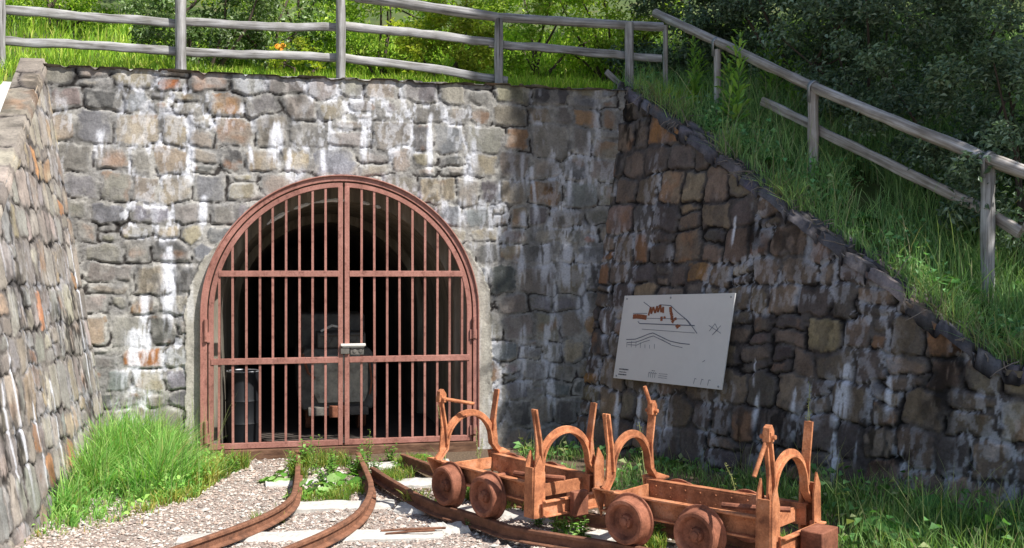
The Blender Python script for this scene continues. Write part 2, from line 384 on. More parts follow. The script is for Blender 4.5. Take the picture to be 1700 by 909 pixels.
def headwall():
    root = empty('stone_headwall', hw(0, 0, 0), 'upright grey stone wall with white lime streaks around the arched mine gate', 'stone wall')
    u = np.arange(-2.95, 3.1, .0105); v = np.arange(-.15, HT + .001, .0105)
    U, V = np.meshgrid(u, v)
    # right part is the same masonry, its colour darkened to deepen the tree shade
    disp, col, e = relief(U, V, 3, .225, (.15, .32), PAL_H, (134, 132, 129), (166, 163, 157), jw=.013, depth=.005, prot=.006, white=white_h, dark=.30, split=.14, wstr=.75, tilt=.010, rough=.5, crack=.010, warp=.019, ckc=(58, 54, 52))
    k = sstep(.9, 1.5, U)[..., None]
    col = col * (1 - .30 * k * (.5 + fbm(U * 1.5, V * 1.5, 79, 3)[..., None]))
    dk = sstep(2.6, 3.4, V) * sstep(.2, -1.4, U) * sstep(.35, .6, fbm(U * 9, V * 9, 77, 4)) * sstep(.06, .0, e)
    col = col * (1 - .65 * dk[..., None])
    dx = np.abs(U); r = np.sqrt(dx ** 2 + np.maximum(V - GS, 0) ** 2)
    band = .14 * sstep(2.2, 1.4, V) + .025 + .05 * (fbm(U * 5, V * 5, 88, 3) - .5) + .03 * (fbm(U * 22, V * 22, 89, 2) - .5)
    inband = r < GR + band
    nz = fbm(U * 12, V * 12, 90, 4)
    dconc = .006 + (nz - .5) * .012 + .01 * sstep(.05, 0, GR + band - r)
    disp = np.where(inband, dconc, disp)
    cc = lin((164, 160, 150)) * (.7 + .6 * fbm(U * 6, V * 3, 91, 4))[..., None] * (.85 + .3 * fbm(U * 60, V * 60, 92, 2))[..., None]
    ws = sstep(.55, .75, fbm(U * 18, V * 2.5, 93, 3))[..., None] * .5
    cc = cc * (1 - ws) + lin((205, 205, 205)) * ws
    gap = sstep(.02, .0, np.abs(r - GR - band)) * sstep(.5, .6, fbm(U * 11, V * 11, 94, 3))
    col = np.where(inband[..., None], cc, col); col = col * (1 - .5 * gap[..., None])
    # top edge roughened
    disp = disp - .02 * sstep(HT - .06, HT, V) * fbm(U * 8, V * 0, 95, 2)
    X = G[0] + D[0] * U + NF[0] * disp; Y = G[1] + D[1] * U + NF[1] * disp
    Zv = V + .02 * (fbm(U * 3, U * 0, 96, 3) - .5) * sstep(HT - .3, HT, V)
    P = np.stack([X, Y, Zv], -1).reshape(-1, 3)
    Uc = cellmean(U); Vc = cellmean(V)
    rc = np.sqrt(Uc ** 2 + np.maximum(Vc - GS, 0) ** 2)
    right = 2.263 + .533 * Vc / 3.515 + .12; left = -2.04 - .572 * Vc / 3.53 - .12
    ok = (rc > GR) & (Uc < right) & (Uc > left)
    ib = cellmean(inband.astype(float)) > .5
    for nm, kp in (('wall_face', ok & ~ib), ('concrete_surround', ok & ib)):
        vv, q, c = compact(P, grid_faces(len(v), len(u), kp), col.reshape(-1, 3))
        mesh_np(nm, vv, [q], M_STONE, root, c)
    # wall top
    u = np.arange(-2.75, 2.95, .0125); w = np.arange(-.02, .36, .0125)
    U, W = np.meshgrid(u, w)
    disp, col, e = relief(U, W, 14, .16, (.12, .34), [((112, 106, 100), 3), ((128, 122, 112), 2)], (84, 80, 76), (104, 98, 90), prot=.02, dark=.5)
    z = HT - .012 + disp * .5 + .02 * (fbm(U * 3, U * 0, 96, 3) - .5)
    W2 = -.012 + W * 1.0
    P = np.stack([G[0] + D[0] * U - NF[0] * W2, G[1] + D[1] * U - NF[1] * W2, z], -1).reshape(-1, 3)
    mesh_np('coping', P, [grid_faces(len(w), len(u))], M_STONE, root, col.reshape(-1, 3))
headwall()

def path_base(S, base, d, n, bend=None):
    """plan path of a wing: straight, then a smooth turn to a second direction"""
    ds = .01; s = np.arange(-1.2, 9.0, ds)
    k = sstep(bend[0], bend[1], s)[:, None] if bend else np.zeros((len(s), 1))
    d2 = np.array(bend[2]) if bend else d
    dd = d * (1 - k) + d2 * k; dd /= np.linalg.norm(dd, axis=1)[:, None]
    p = np.cumsum(dd * ds, 0); i0 = np.argmin(np.abs(s)); p = p - p[i0] + base
    nn = np.stack([dd[:, 1], -dd[:, 0]], 1); nn *= np.sign((nn[0] * n).sum())
    f = lambda a: np.stack([np.interp(S, s, a[:, 0]), np.interp(S, s, a[:, 1])], -1)
    return f(p), f(nn)
BEND = (3.7, 4.9, (.93, -.37))
def r_top(s): return np.where(s < 4.2, 3.515 - .616 * (s - .2), np.maximum(1.051 - .06 * (s - 4.2), .5))
def l_top(s): return 3.53 - .69 * (s - .03)
def r_point(s, h, out=0.):
    p, n = path_base(np.atleast_1d(float(s)), RB, RD, RN, BEND); q = p[0] - n[0] * (RBAT * h + out); return Vector((q[0], q[1], h))

def wing(name, label, base, d, n, bat, top, smax, pal, seed, mort, mort2, white, coping, side, rowh=.2, wr=(.14, .34), bend=None, step=.0115, rot=0., jw=.012, depth=.03, cop_pal=None, cop_w=.34, cop_row=.34, cop_len=(.12, .3), wstr=1., prot=.034, tilt=.04, rough=1., cop_prot=.02, crack=.018, warp=.03):
    s = np.arange(-.75, smax, step); v = np.arange(-.12, 3.62, step)
    S, V = np.meshgrid(s, v)
    disp, col, e = relief(S, V, seed, rowh, wr, pal, mort, mort2, jw=jw, depth=depth, prot=prot, tilt=tilt, rough=rough, crack=crack, white=white, dark=.5, rot=rot, wstr=wstr, warp=warp)
    p, nn = path_base(S, base, d, n, bend)
    off = disp - bat * V
    P = np.stack([p[..., 0] + nn[..., 0] * off, p[..., 1] + nn[..., 1] * off, V], -1)
    T = top(S) + .0 * S
    P[..., 2] = np.where(V > T, np.minimum(V, T), V)
    fr = (P[..., 0] - G[0]) * NF[0] + (P[..., 1] - G[1]) * NF[1]
    ok = (cellmean(V - T) < step) & (cellmean(fr) > -.06)
    b0 = (float(p[0, 65, 0]), float(p[0, 65, 1]), 0.0)
    root = empty(name, b0, label, 'stone wall')
    vv, q, c = compact(P.reshape(-1, 3), grid_faces(len(v), len(s), ok), col.reshape(-1, 3))
    mesh_np('wall_face', vv, [q], M_STONE, root, c)
    # sloping coping of flat stones
    s = np.arange(-.02, smax, .0115); w = np.arange(-.03, cop_w, .0115)
    S, W = np.meshgrid(s, w)
    disp, col, e = relief(S, W + .03, seed + 2, cop_row, cop_len, cop_pal, coping[0], coping[1], prot=cop_prot, dark=.35, depth=.02 if cop_prot > .01 else .008, tilt=cop_prot * 2, rough=min(1, cop_prot * 40), jw=.006, warp=.02, split=.1)
    T = top(S); p, nn = path_base(S, base, d, n, bend)
    lip = np.where(W < 0, -.035 - .05 * (W < -.02), 0)
    off = -bat * T - W
    P = np.stack([p[..., 0] + nn[..., 0] * off, p[..., 1] + nn[..., 1] * off, T + .02 + disp * (1.1 if cop_prot > .01 else .35) + lip], -1)
    fr = (P[..., 0] - G[0]) * NF[0] + (P[..., 1] - G[1]) * NF[1]
    ok = (cellmean(fr) > -.10) & (cellmean(T) > -.05)
    vv, q, c = compact(P.reshape(-1, 3), grid_faces(len(w), len(s), ok), col.reshape(-1, 3))
    mesh_np('coping', vv, [q], M_STONE, root, c)
    return root

wr_ = np.random.default_rng(8)
white_r = [(wr_.uniform(.1, 5), wr_.uniform(.3, 3), wr_.uniform(.15, .45), wr_.uniform(.006, .016), wr_.uniform(.3, .8)) for k in range(12)]
white_r += [(3.02, 1.02, .62, .075, 1), (3.42, .95, .35, .035, .9), (3.0, .5, .5, .05, .9), (2.6, .8, .35, .03, .8), (2.2, .75, .4, .03, .7), (.55, .6, .6, .05, .7), (.85, .62, .5, .04, .8), (1.2, .6, .5, .025, .7), (3.6, .5, .5, .03, .8), (.25, 1.6, .8, .03, .7), (1.8, 2.2, .4, .02, .8)]
white_l = [(wr_.uniform(.1, 4), wr_.uniform(.3, 2.6), wr_.uniform(.2, .8), wr_.uniform(.01, .03), wr_.uniform(.3, .6)) for k in range(10)]
white_l += [(.18, 2.1, 1.3, .025, 1), (.3, 1.4, 1.2, .02, .9), (2.35, 1.3, 1.3, .035, 1), (2.0, .8, .8, .03, .9), (1.5, .9, .9, .025, .8), (2.6, 1.0, .9, .03, .9)]
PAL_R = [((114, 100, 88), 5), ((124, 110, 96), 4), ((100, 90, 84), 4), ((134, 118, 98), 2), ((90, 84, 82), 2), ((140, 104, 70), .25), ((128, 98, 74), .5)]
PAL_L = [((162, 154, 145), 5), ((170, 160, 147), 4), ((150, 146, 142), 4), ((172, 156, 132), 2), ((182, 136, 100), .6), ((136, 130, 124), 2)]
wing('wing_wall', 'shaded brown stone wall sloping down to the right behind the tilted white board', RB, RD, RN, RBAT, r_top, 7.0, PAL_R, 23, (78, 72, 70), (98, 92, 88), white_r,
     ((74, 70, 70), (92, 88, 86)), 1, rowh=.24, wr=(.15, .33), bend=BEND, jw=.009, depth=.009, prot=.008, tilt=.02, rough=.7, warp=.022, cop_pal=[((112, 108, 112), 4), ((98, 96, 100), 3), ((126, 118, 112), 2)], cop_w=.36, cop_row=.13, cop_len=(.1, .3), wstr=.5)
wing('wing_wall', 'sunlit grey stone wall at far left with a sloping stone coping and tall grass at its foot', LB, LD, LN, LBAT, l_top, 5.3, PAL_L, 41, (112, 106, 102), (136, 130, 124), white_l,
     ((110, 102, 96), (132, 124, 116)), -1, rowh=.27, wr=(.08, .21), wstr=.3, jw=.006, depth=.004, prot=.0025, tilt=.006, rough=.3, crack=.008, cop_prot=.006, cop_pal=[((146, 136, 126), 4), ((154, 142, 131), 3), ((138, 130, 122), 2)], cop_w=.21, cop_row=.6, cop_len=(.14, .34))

# ------------------------------------------------------------------ hillside terrain behind the walls
def hill_setup():
    pts = []; nor = []; top = []; sl = []
    def add(p, n, t, a): pts.append(p); nor.append(n); top.append(t); sl.append(a)
    for s in np.linspace(5.3, .05, 60):
        h = float(l_top(s)); p = LB + LD * s - LN * (LBAT * h); add(p, -LN, h, (.05, 1.6, .42))
    for t in np.linspace(-2.61, 2.79, 60): add(G + D * t, -NF, HT, (.05, 1.0, .36))
    for s in np.linspace(.22, 8.8, 110):
        h = float(r_top(s)); p, n = path_base(np.array([s]), RB, RD, RN, BEND); add(p[0] - n[0] * RBAT * h, -n[0], h, (.2, 1.1, .42))
    pts, nor, top, sl = map(np.array, (pts, nor, top, sl))
    d = np.concatenate([[0], np.cumsum(np.linalg.norm(np.diff(pts, axis=0), axis=1))])
    def blur(a, sig):
        u = np.linspace(0, d[-1], 600); o = []
        for c in a.T:
            y = np.interp(u, d, c); k = np.exp(-.5 * (np.arange(-60, 61) * (u[1]) / sig) ** 2); k /= k.sum()
            y = np.convolve(np.pad(y, 60, mode='edge'), k, 'valid'); o.append(np.interp(d, u, y))
        return np.stack(o, 1)
    nor = blur(nor, .45); nor /= np.linalg.norm(nor, axis=1)[:, None]
    sl = blur(sl, .5)
    return d, pts, nor, top, sl
HD, HP, HN, HTOP, HS = hill_setup()
HLEN = HD[-1]
U_L1 = HD[59]; U_R1 = HD[119]      # corner positions along the hill's front edge
def hill(u, v):
    g = lambda a: np.interp(u, HD, a)
    x = g(HP[:, 0]) + g(HN[:, 0]) * v; y = g(HP[:, 1]) + g(HN[:, 1]) * v
    a, v1, b = g(HS[:, 0]), g(HS[:, 1]), g(HS[:, 2])
    far = np.maximum(v - 14, 0)
    z = g(HTOP) - .03 + a * np.minimum(v, v1) + b * (np.sqrt(np.maximum(v - v1, 0) ** 2 + .04) - .2) - .3 * far * (b)
    z = z + (fbm(x * .9, y * .9, 201, 3) - .5) * .28 * sstep(.5, 2.0, v) + (fbm(x * 4, y * 4, 205, 2) - .5) * .05 * sstep(.2, .6, v)
    return np.stack([x, y, z], -1)

def soil_mat():
    m, nt, out = newmat('hill_soil')
    tc = N(nt, 'ShaderNodeTexCoord')
    n1 = N(nt, 'ShaderNodeTexNoise', Scale=3.0, Detail=8.0, Roughness=.7); nt.links.new(tc.outputs['Object'], n1.inputs['Vector'])
    r = ramp(nt, [(.3, L3((52, 58, 30))), (.5, L3((74, 92, 36))), (.7, L3((96, 84, 58)))]); nt.links.new(n1.outputs['Fac'], r.inputs['Fac'])
    b = N(nt, 'ShaderNodeBump', Strength=.8, Distance=.05); nt.links.new(n1.outputs['Fac'], b.inputs['Height'])
    p = N(nt, 'ShaderNodeBsdfPrincipled', Roughness=.95); nt.links.new(r.outputs[0], p.inputs['Base Color']); nt.links.new(b.outputs[0], p.inputs['Normal'])
    nt.links.new(p.outputs[0], out.inputs[0]); return m
M_SOIL = soil_mat()
u = np.linspace(0, HLEN, 260); v = np.concatenate([[.12, .2], np.arange(.28, 3, .12), np.arange(3, 10, .35), np.arange(10, 46, 2)])
UU, VV = np.meshgrid(u, v)
tag(mesh_np('hillside', hill(UU, VV).reshape(-1, 3), [grid_faces(len(v), len(u))], M_SOIL), kind='structure')

# pale gravelled strip that runs up beside the left coping
u = np.linspace(HD[6], HD[56], 90); v = np.arange(.17, 1.5, .06)
UU, VV = np.meshgrid(u, v); P = hill(UU, VV); P[..., 2] += .012
M_PATH = flat_mat('pale_gravel', (196, 194, 190), .95, 0, .35, 60)
tag(mesh_np('path', P.reshape(-1, 3), [grid_faces(len(v), len(u))], M_PATH), kind='structure')

# ------------------------------------------------------------------ ground
def ground_mat():
    m, nt, out = newmat('gravel_ground')
    geo = N(nt, 'ShaderNodeNewGeometry')
    v1 = N(nt, 'ShaderNodeTexVoronoi', Scale=38.0); nt.links.new(geo.outputs['Position'], v1.inputs['Vector'])
    n1 = N(nt, 'ShaderNodeTexNoise', Scale=1.7, Detail=6.0); nt.links.new(geo.outputs['Position'], n1.inputs['Vector'])
    n2 = N(nt, 'ShaderNodeTexNoise', Scale=60.0, Detail=4.0); nt.links.new(geo.outputs['Position'], n2.inputs['Vector'])
    r = ramp(nt, [(.0, L3((138, 124, 114))), (.35, L3((172, 156, 146))), (.65, L3((188, 176, 166))), (1, L3((152, 140, 131)))]); nt.links.new(v1.outputs['Color'], r.inputs['Fac'])
    rd = ramp(nt, [(.0, (1, 1, 1)), (.45, (.55, .52, .5))]); nt.links.new(v1.outputs['Distance'], rd.inputs['Fac'])
    c = mixc(nt, .7, r.outputs['Color'], rd.outputs['Color'], 'MULTIPLY')
    rs = ramp(nt, [(.3, L3((70, 56, 42))), (.7, L3((112, 94, 74)))]); nt.links.new(n2.outputs['Fac'], rs.inputs['Fac'])
    # soil under the grass on the right: x + .35 y beyond a wavering line
    dp = N(nt, 'ShaderNodeVectorMath', operation='DOT_PRODUCT'); nt.links.new(geo.outputs['Position'], dp.inputs[0]); dp.inputs[1].default_value = (.66, .75, 0)
    ad = N(nt, 'ShaderNodeMath', operation='ADD'); nt.links.new(dp.outputs['Value'], ad.inputs[0]); nt.links.new(n1.outputs['Fac'], ad.inputs[1])
    mr = N(nt, 'ShaderNodeMapRange'); nt.links.new(ad.outputs[0], mr.inputs[0]); mr.inputs[1].default_value = 5.75; mr.inputs[2].default_value = 6.1
    mg = mixc(nt, mr.outputs[0], c, rs.outputs['Color'])
    b = N(nt, 'ShaderNodeBump', Strength=.8, Distance=.012); nt.links.new(v1.outputs['Distance'], b.inputs['Height']); b.invert = True
    p = N(nt, 'ShaderNodeBsdfPrincipled', Roughness=.95); nt.links.new(mg, p.inputs['Base Color']); nt.links.new(b.outputs[0], p.inputs['Normal'])
    nt.links.new(p.outputs[0], out.inputs[0]); return m
M_GROUND = ground_mat()
xs = np.concatenate([np.linspace(-300, -6, 12)[:-1], np.linspace(-6, 8, 150), np.linspace(8, 300, 12)[1:]])
ys = np.concatenate([np.linspace(-300, 3, 12)[:-1], np.linspace(3, 11, 120), np.linspace(11, 300, 12)[1:]])
XX, YY = np.meshgrid(xs, ys)
def ground_z(x, y):
    return (fbm(x * 1.3, y * 1.3, 301, 3) - .5) * .05 * sstep(12, 9, np.abs(x)) * sstep(14, 10, y) * sstep(0, 3, y)
ZZ = ground_z(XX, YY) - .012
tag(mesh_np('ground', np.stack([XX, YY, ZZ], -1).reshape(-1, 3), [grid_faces(len(ys), len(xs))], M_GROUND), kind='structure')

# loose gravel
def gravel(n):
    rng = np.random.default_rng(17)
    x = rng.uniform(-3.6, 2.6, n * 2); y = rng.uniform(5.2, 9.6, n * 2)
    soft = x * .66 + y * .75
    k = (np.abs(x) < .56 * y) & (soft < 5.6 + rng.normal(0, .25, n * 2)) & (((x - LB[0]) * LN[0] + (y - LB[1]) * LN[1]) > .04) & (((x - G[0]) * NF[0] + (y - G[1]) * NF[1]) > .1)
    x, y = x[k][:n], y[k][:n]; n = len(x)
    base = np.array([(0, 0, .8), (1, 0, .05), (.3, .95, -.05), (-.8, .6, .1), (-.8, -.6, -.05), (.3, -.95, .05), (0, 0, -.6)])
    fc = np.array([(0, 1, 2), (0, 2, 3), (0, 3, 4), (0, 4, 5), (0, 5, 1), (6, 2, 1), (6, 3, 2), (6, 4, 3), (6, 5, 4), (6, 1, 5)])
    sz = rng.lognormal(math.log(.0080), .48, n); sz = np.clip(sz, .004, .032)
    a = rng.uniform(0, 6.28, n); sq = rng.uniform(.6, 1.1, (n, 3)); sq[:, 2] *= .75
    V = base[None] * sq[:, None] * (1 + rng.normal(0, .16, (n, 7, 3)))
    c, s = np.cos(a)[:, None], np.sin(a)[:, None]
    V = np.stack([V[..., 0] * c - V[..., 1] * s, V[..., 0] * s + V[..., 1] * c, V[..., 2]], -1) * sz[:, None, None]
    V += np.stack([x, y, ground_z(x, y) - .012 + sz * .3], -1)[:, None]
    pal = np.array([lin(q) for q in ((182, 164, 152), (196, 182, 170), (162, 146, 136), (206, 198, 188), (138, 126, 118), (176, 156, 142), (188, 184, 176))])
    col = np.repeat(pal[rng.integers(0, len(pal), n)] * rng.uniform(.85, 1.08, (n, 1)), 7, 0)
    q = (fc[None] + (np.arange(n) * 7)[:, None, None]).reshape(-1, 3)
    o = mesh_np('gravel', V.reshape(-1, 3), [q], M_STONE, None, col, smooth=False)
    tag(o, 'loose pinkish gravel spread over the yard', 'gravel', kind='stuff')
gravel(42000)

# ------------------------------------------------------------------ tunnel
def tunnel():
    m, nt, out = newmat('tunnel_concrete')
    tc = N(nt, 'ShaderNodeTexCoord'); mp = N(nt, 'ShaderNodeMapping'); mp.inputs['Scale'].default_value = (7, 7, .9); nt.links.new(tc.outputs['Object'], mp.inputs['Vector'])
    n1 = N(nt, 'ShaderNodeTexNoise', Scale=1.5, Detail=7.0, Roughness=.65); nt.links.new(mp.outputs[0], n1.inputs['Vector'])
    r = ramp(nt, [(.3, L3((84, 78, 70))), (.5, L3((134, 126, 112))), (.7, L3((166, 158, 144)))]); nt.links.new(n1.outputs['Fac'], r.inputs['Fac'])
    b = N(nt, 'ShaderNodeBump', Strength=.5, Distance=.02); nt.links.new(n1.outputs['Fac'], b.inputs['Height'])
    p = N(nt, 'ShaderNodeBsdfPrincipled', Roughness=.95); nt.links.new(r.outputs[0], p.inputs['Base Color']); nt.links.new(b.outputs[0], p.inputs['Normal'])
    nt.links.new(p.outputs[0], out.inputs[0])
    root = empty('mine_tunnel', hw(0, -.5, 0), 'dark arched concrete mine tunnel running into the hill behind the gate bars', 'tunnel')
    def prof(r, hs, n=40):
        pts = [(r, -.05), (r, hs * .5)] + [(r * math.cos(a), hs + r * math.sin(a)) for a in np.linspace(0, math.pi, n)] + [(-r, hs * .5), (-r, -.05)]
        return pts
    def shell(name, rings, mat, closed=False):
        mb = MB(); vs = []; fs = []
        n = len(rings[0][1])
        for w, pr in rings: vs += [hw(t, w, h) for t, h in pr]
        for i in range(len(rings) - 1):
            fs += [(i * n + k, i * n + k + 1, (i + 1) * n + k + 1, (i + 1) * n + k) for k in range(n - 1)]
        if closed: fs.append(tuple(range((len(rings) - 1) * n, len(rings) * n)))
        mb.add(vs, fs); return mb.build(name, mat, root)
    shell('entrance_reveal', [(.012, prof(1.262, GS)), (-.12, prof(1.262, GS)), (-.40, prof(1.255, GS))], m)
    shell('lining', [(-.402, prof(1.27, GS)), (-.40, prof(1.125, 1.27)), (-.6, prof(1.12, 1.27)), (-2.5, prof(1.12, 1.27)), (-2.52, prof(1.04, 1.25)), (-6, prof(1.04, 1.25)), (-14, prof(1.04, 1.25))], m, True)
    # uneven white strips along the upper left lip of the lining
    rr = np.random.default_rng(2)
    for a0, a1 in ((1.50, 1.80), (1.83, 1.98), (2.02, 2.24), (1.32, 1.39), (1.22, 1.27)):
        aa = np.linspace(a0, a1, 14)
        pts = [hw(1.13 * math.cos(a), -.395, 1.27 + 1.13 * math.sin(a)) for a in aa]
        rad = [(.004 + .018 * math.sin(math.pi * (i + .3) / 13.6)) * rr.uniform(.7, 1.3) for i in range(14)]
        mb = MB(); mb.tube(pts, rad, 6); mb.build('white_strip', M_WHITE, root)
    m2 = flat_mat('tunnel_mud', (64, 56, 50), .95, 0, .4, 8)
    mb = MB(); mb.add([hw(-1.3, -.02, .006), hw(1.3, -.02, .006), hw(1.3, -14, .006), hw(-1.3, -14, .006)], [(0, 1, 2, 3)])
    tag(mb.build('tunnel_floor', m2), kind='structure')
tunnel()

# ------------------------------------------------------------------ gate
def arch_poly(t0, t1, r, hs, h0, n=24):
    """outline along the arch between t0 and t1"""
    return [(t, hs + math.sqrt(max(r * r - t * t, 0))) for t in np.linspace(t0, t1, n)]
def gate():
    root = empty('mine_gate', hw(0, .05, 0), 'closed arched double gate of red oxide iron bars in the stone wall', 'gate')
    def ring(mb, ro, ri, w0, w1, a0=0, a1=math.pi, hs=GS, legs=None, n=48, both=True):
        po = []; pi_ = []
        if legs is not None and a0 == 0: po.append((ro, legs)); pi_.append((ri, legs))
        for a in np.linspace(a0, a1, n): po.append((ro * math.cos(a), hs + ro * math.sin(a))); pi_.append((ri * math.cos(a), hs + ri * math.sin(a)))
        if legs is not None and abs(a1 - math.pi) < 1e-6: po.append((-ro, legs)); pi_.append((-ri, legs))
        m = len(po); vs = []
        for (a, b) in zip(po, pi_): vs += [hw(a[0], w0, a[1]), hw(b[0], w0, b[1]), hw(b[0], w1, b[1]), hw(a[0], w1, a[1])]
        fs = []
        for i in range(m - 1):
            for k in range(4): fs.append((i * 4 + k, i * 4 + (k + 1) % 4, (i + 1) * 4 + (k + 1) % 4, (i + 1) * 4 + k))
        fs += [(3, 2, 1, 0), tuple((m - 1) * 4 + k for k in range(4))]
        mb.add(vs, fs)
    mb = MB(); ring(mb, 1.285, 1.225, -.02, .055, legs=.02)
    ring(mb, 1.285, 1.272, .055, .075, legs=.02)
    mb.build('frame', M_GATE, root, bevel=.004)
    mb = MB(); X = Vector((D[0], D[1], 0)); Y = Vector((NF[0], NF[1], 0)); Zz = Vector((0, 0, 1))
    def hbox(mb, t0, t1, h0, h1, w0, w1): mb.box(hw((t0 + t1) / 2, (w0 + w1) / 2, (h0 + h1) / 2), X * (t1 - t0), Y * (w1 - w0), Zz * (h1 - h0))
    hbox(mb, -1.27, 1.27, -.03, .075, -.06, .075); mb.build('threshold', M_BEAM, root, bevel=.008)
    rb = random.Random(3)
    for sg in (-1, 1):
        mb = MB()
        # arch flat of the leaf
        if sg < 0: ring(mb, 1.214, 1.168, .012, .045, a0=math.pi / 2 + .008, a1=math.pi, legs=.082, n=30)
        else: ring(mb, 1.214, 1.168, .012, .045, a0=0, a1=math.pi / 2 - .008, legs=.082, n=30)
        a, b = sorted((sg * .008, sg * .052)); hbox(mb, a, b, .085, GS + 1.175, .010, .048)
        for h0, h1 in ((1.655, 1.71), (.852, .908)):
            a, b = sorted((sg * .05, sg * (math.sqrt(1.20 ** 2 - max(h1 - GS, 0) ** 2) - .008))); hbox(mb, a, b, h0, h1, .006, .052)
        a, b = sorted((sg * .05, sg * 1.17)); hbox(mb, a, b, .083, .135, .012, .045)
        leaf = mb.build('gate_leaf', M_GATE, root, bevel=.003)
        for k in range(9):
            t = sg * (.165 + .1195 * k); top = GS + math.sqrt(max(1.175 ** 2 - t * t, .01))
            mb = MB(); q_ = rb.uniform(-.003, .003); mb.box(hw(t + q_, .028, (.13 + top) / 2), X * .021 + Zz * 0, Y * .022, Zz * (top - .13) + X * rb.uniform(-.006, .006))
            mb.build('bar', M_GATE, leaf)
        for h in (1.17, .25):
            mb = MB(); mb.tube([hw(sg * 1.235, .068, h - .1), hw(sg * 1.235, .068, h + .1)], .017, 10)
            hbox(mb, sg * 1.23 - .035, sg * 1.23 + .035, h - .11, h - .02, .05, .062)
            mb.build('hinge', M_GATE, root)
    mb = MB(); hbox(mb, -.03, .20, 1.008, 1.03, .03, .085); hbox(mb, -.015, .19, .995, 1.009, .045, .075)
    mb.build('lock_cover', M_STEELBRIGHT, root, bevel=.003)
    mb = MB(); hbox(mb, .06, .185, .925, .994, .03, .06); hbox(mb, -.03, .05, .935, .995, .05, .07)
    mb.tube([hw(.1, .06, .96), hw(.1, .066, .96)], .018, 12); mb.tube([hw(.155, .06, .96), hw(.155, .066, .96)], .018, 12)
    mb.build('lock_box', M_DARKSTEEL, root, bevel=.003)
gate()

# ------------------------------------------------------------------ things inside the tunnel
def loco():
    wf = -1.15; t0 = .015
    root = empty('mine_locomotive', hw(t0, wf, 0), 'worn grey mine locomotive parked inside the tunnel behind the gate', 'locomotive')
    X = Vector((D[0], D[1], 0)); Y = Vector((NF[0], NF[1], 0)); Zz = Vector((0, 0, 1))
    def bx(mb, t, w, h, st, sw, sh): mb.box(hw(t0 + t, wf + w, h), X * st, Y * sw, Zz * sh)
    mb = MB()
    prof = [(-.36, .26), (.36, .26), (.41, .40), (.41, .78), (.33, .90), (-.33, .90), (-.41, .78), (-.41, .40)]
    mb.prism([hw(t0 + a, wf, b) for a, b in prof], -Y * 1.9); mb.build('body', M_DARKSTEEL, root, bevel=.02)
    mb = MB()
    prof = [(-.2, .34), (.27, .34), (.31, .44), (.31, .74), (.24, .83), (-.18, .83), (-.25, .74), (-.25, .44)]
    mb.prism([hw(t0 + a, wf + .05, b) for a, b in prof], -Y * .06); 
    for a, b in [(-.2, .40), (-.2, .58), (-.2, .76), (.26, .40), (.26, .58), (.26, .76), (.03, .78), (.03, .38)]:
        mb.tube([hw(t0 + a, wf + .04, b), hw(t0 + a, wf + .062, b)], .014, 8)
    mb.build('front_plate', M_LOCOPALE, root, bevel=.012)
    mb = MB(); mb.tube([hw(t0 - .36, wf + .03, .85), hw(t0 - .31, wf + .07, .66), hw(t0 - .24, wf + .07, .60)], .014, 8); mb.build('pipe', M_RUSTD, root); mb = MB(); mb.tube([hw(t0 + .33, wf + .02, .74), hw(t0 + .35, wf + .06, .56), hw(t0 + .33, wf + .04, .42)], .012, 8); mb.build('pipe', M_RUSTD, root)
    mb = MB(); bx(mb, .04, -.25, .985, .50, .5, .16); bx(mb, .04, .01, 1.045, .46, .04, .03); mb.build('hood', M_DARKSTEEL, root, bevel=.02)
    mb = MB(); bx(mb, -.02, -1.0, 1.05, .7, .8, .38); mb.build('cab', M_DARKSTEEL, root, bevel=.02)
    for a in (-.10, .15):
        mb = MB(); mb.lathe(hw(t0 + a, wf, 1.0), Y, [(-.01, .042), (.02, .042), (.02, .034), (.012, .03), (.01, .0005)], 20); mb.build('headlight', M_DARKSTEEL, root)
    mb = MB(); bx(mb, 0, .09, .26, .62, .1, .09); mb.build('buffer_beam', M_DARKSTEEL, root, bevel=.01)
    mb = MB(); bx(mb, 0, .16, .26, .2, .06, .12); mb.build('coupler', M_RUSTD, root, bevel=.008)
    for sg in (-1, 1):
        for w in (-.45, -1.35):
            mb = MB(); mb.lathe(hw(t0 + sg * .29, wf + w, .165), X * sg, [(-.06, .0005), (-.06, .19), (-.045, .19), (-.04, .16), (.03, .155), (.03, .11), (.02, .1), (.02, .0005)], 24); mb.build('wheel', M_RUSTD, root)
    mb = MB(); mb.tube([hw(t0 - .17, wf - .05, 1.08), hw(t0 - .06, wf - .02, 1.14), hw(t0 + .02, wf - .05, 1.12)], .014, 8); mb.build('lever', M_STEELBRIGHT, root)
loco()
def barrel():
    c = hw(-.93, -.72, 0)
    root = empty('steel_barrel', c, 'dark blue open barrel standing inside the tunnel at the left behind the bars', 'barrel')
    mb = MB(); mb.lathe(c, (0, 0, 1), [(.01, .0005), (.01, .155), (.2, .165), (.22, .172), (.24, .165), (.42, .165), (.44, .172), (.46, .165), (.72, .16), (.72, .15), (.05, .145), (.05, .0005)], 32); mb.build('drum', M_BARREL, root)
    mb = MB(); ring = [c + Vector((.157 * math.cos(a), .157 * math.sin(a), .725)) for a in np.linspace(0, 2 * math.pi, 30)]
    mb.tube(ring, .006, 6, False); mb.build('rim', M_STRAP, root)
barrel()

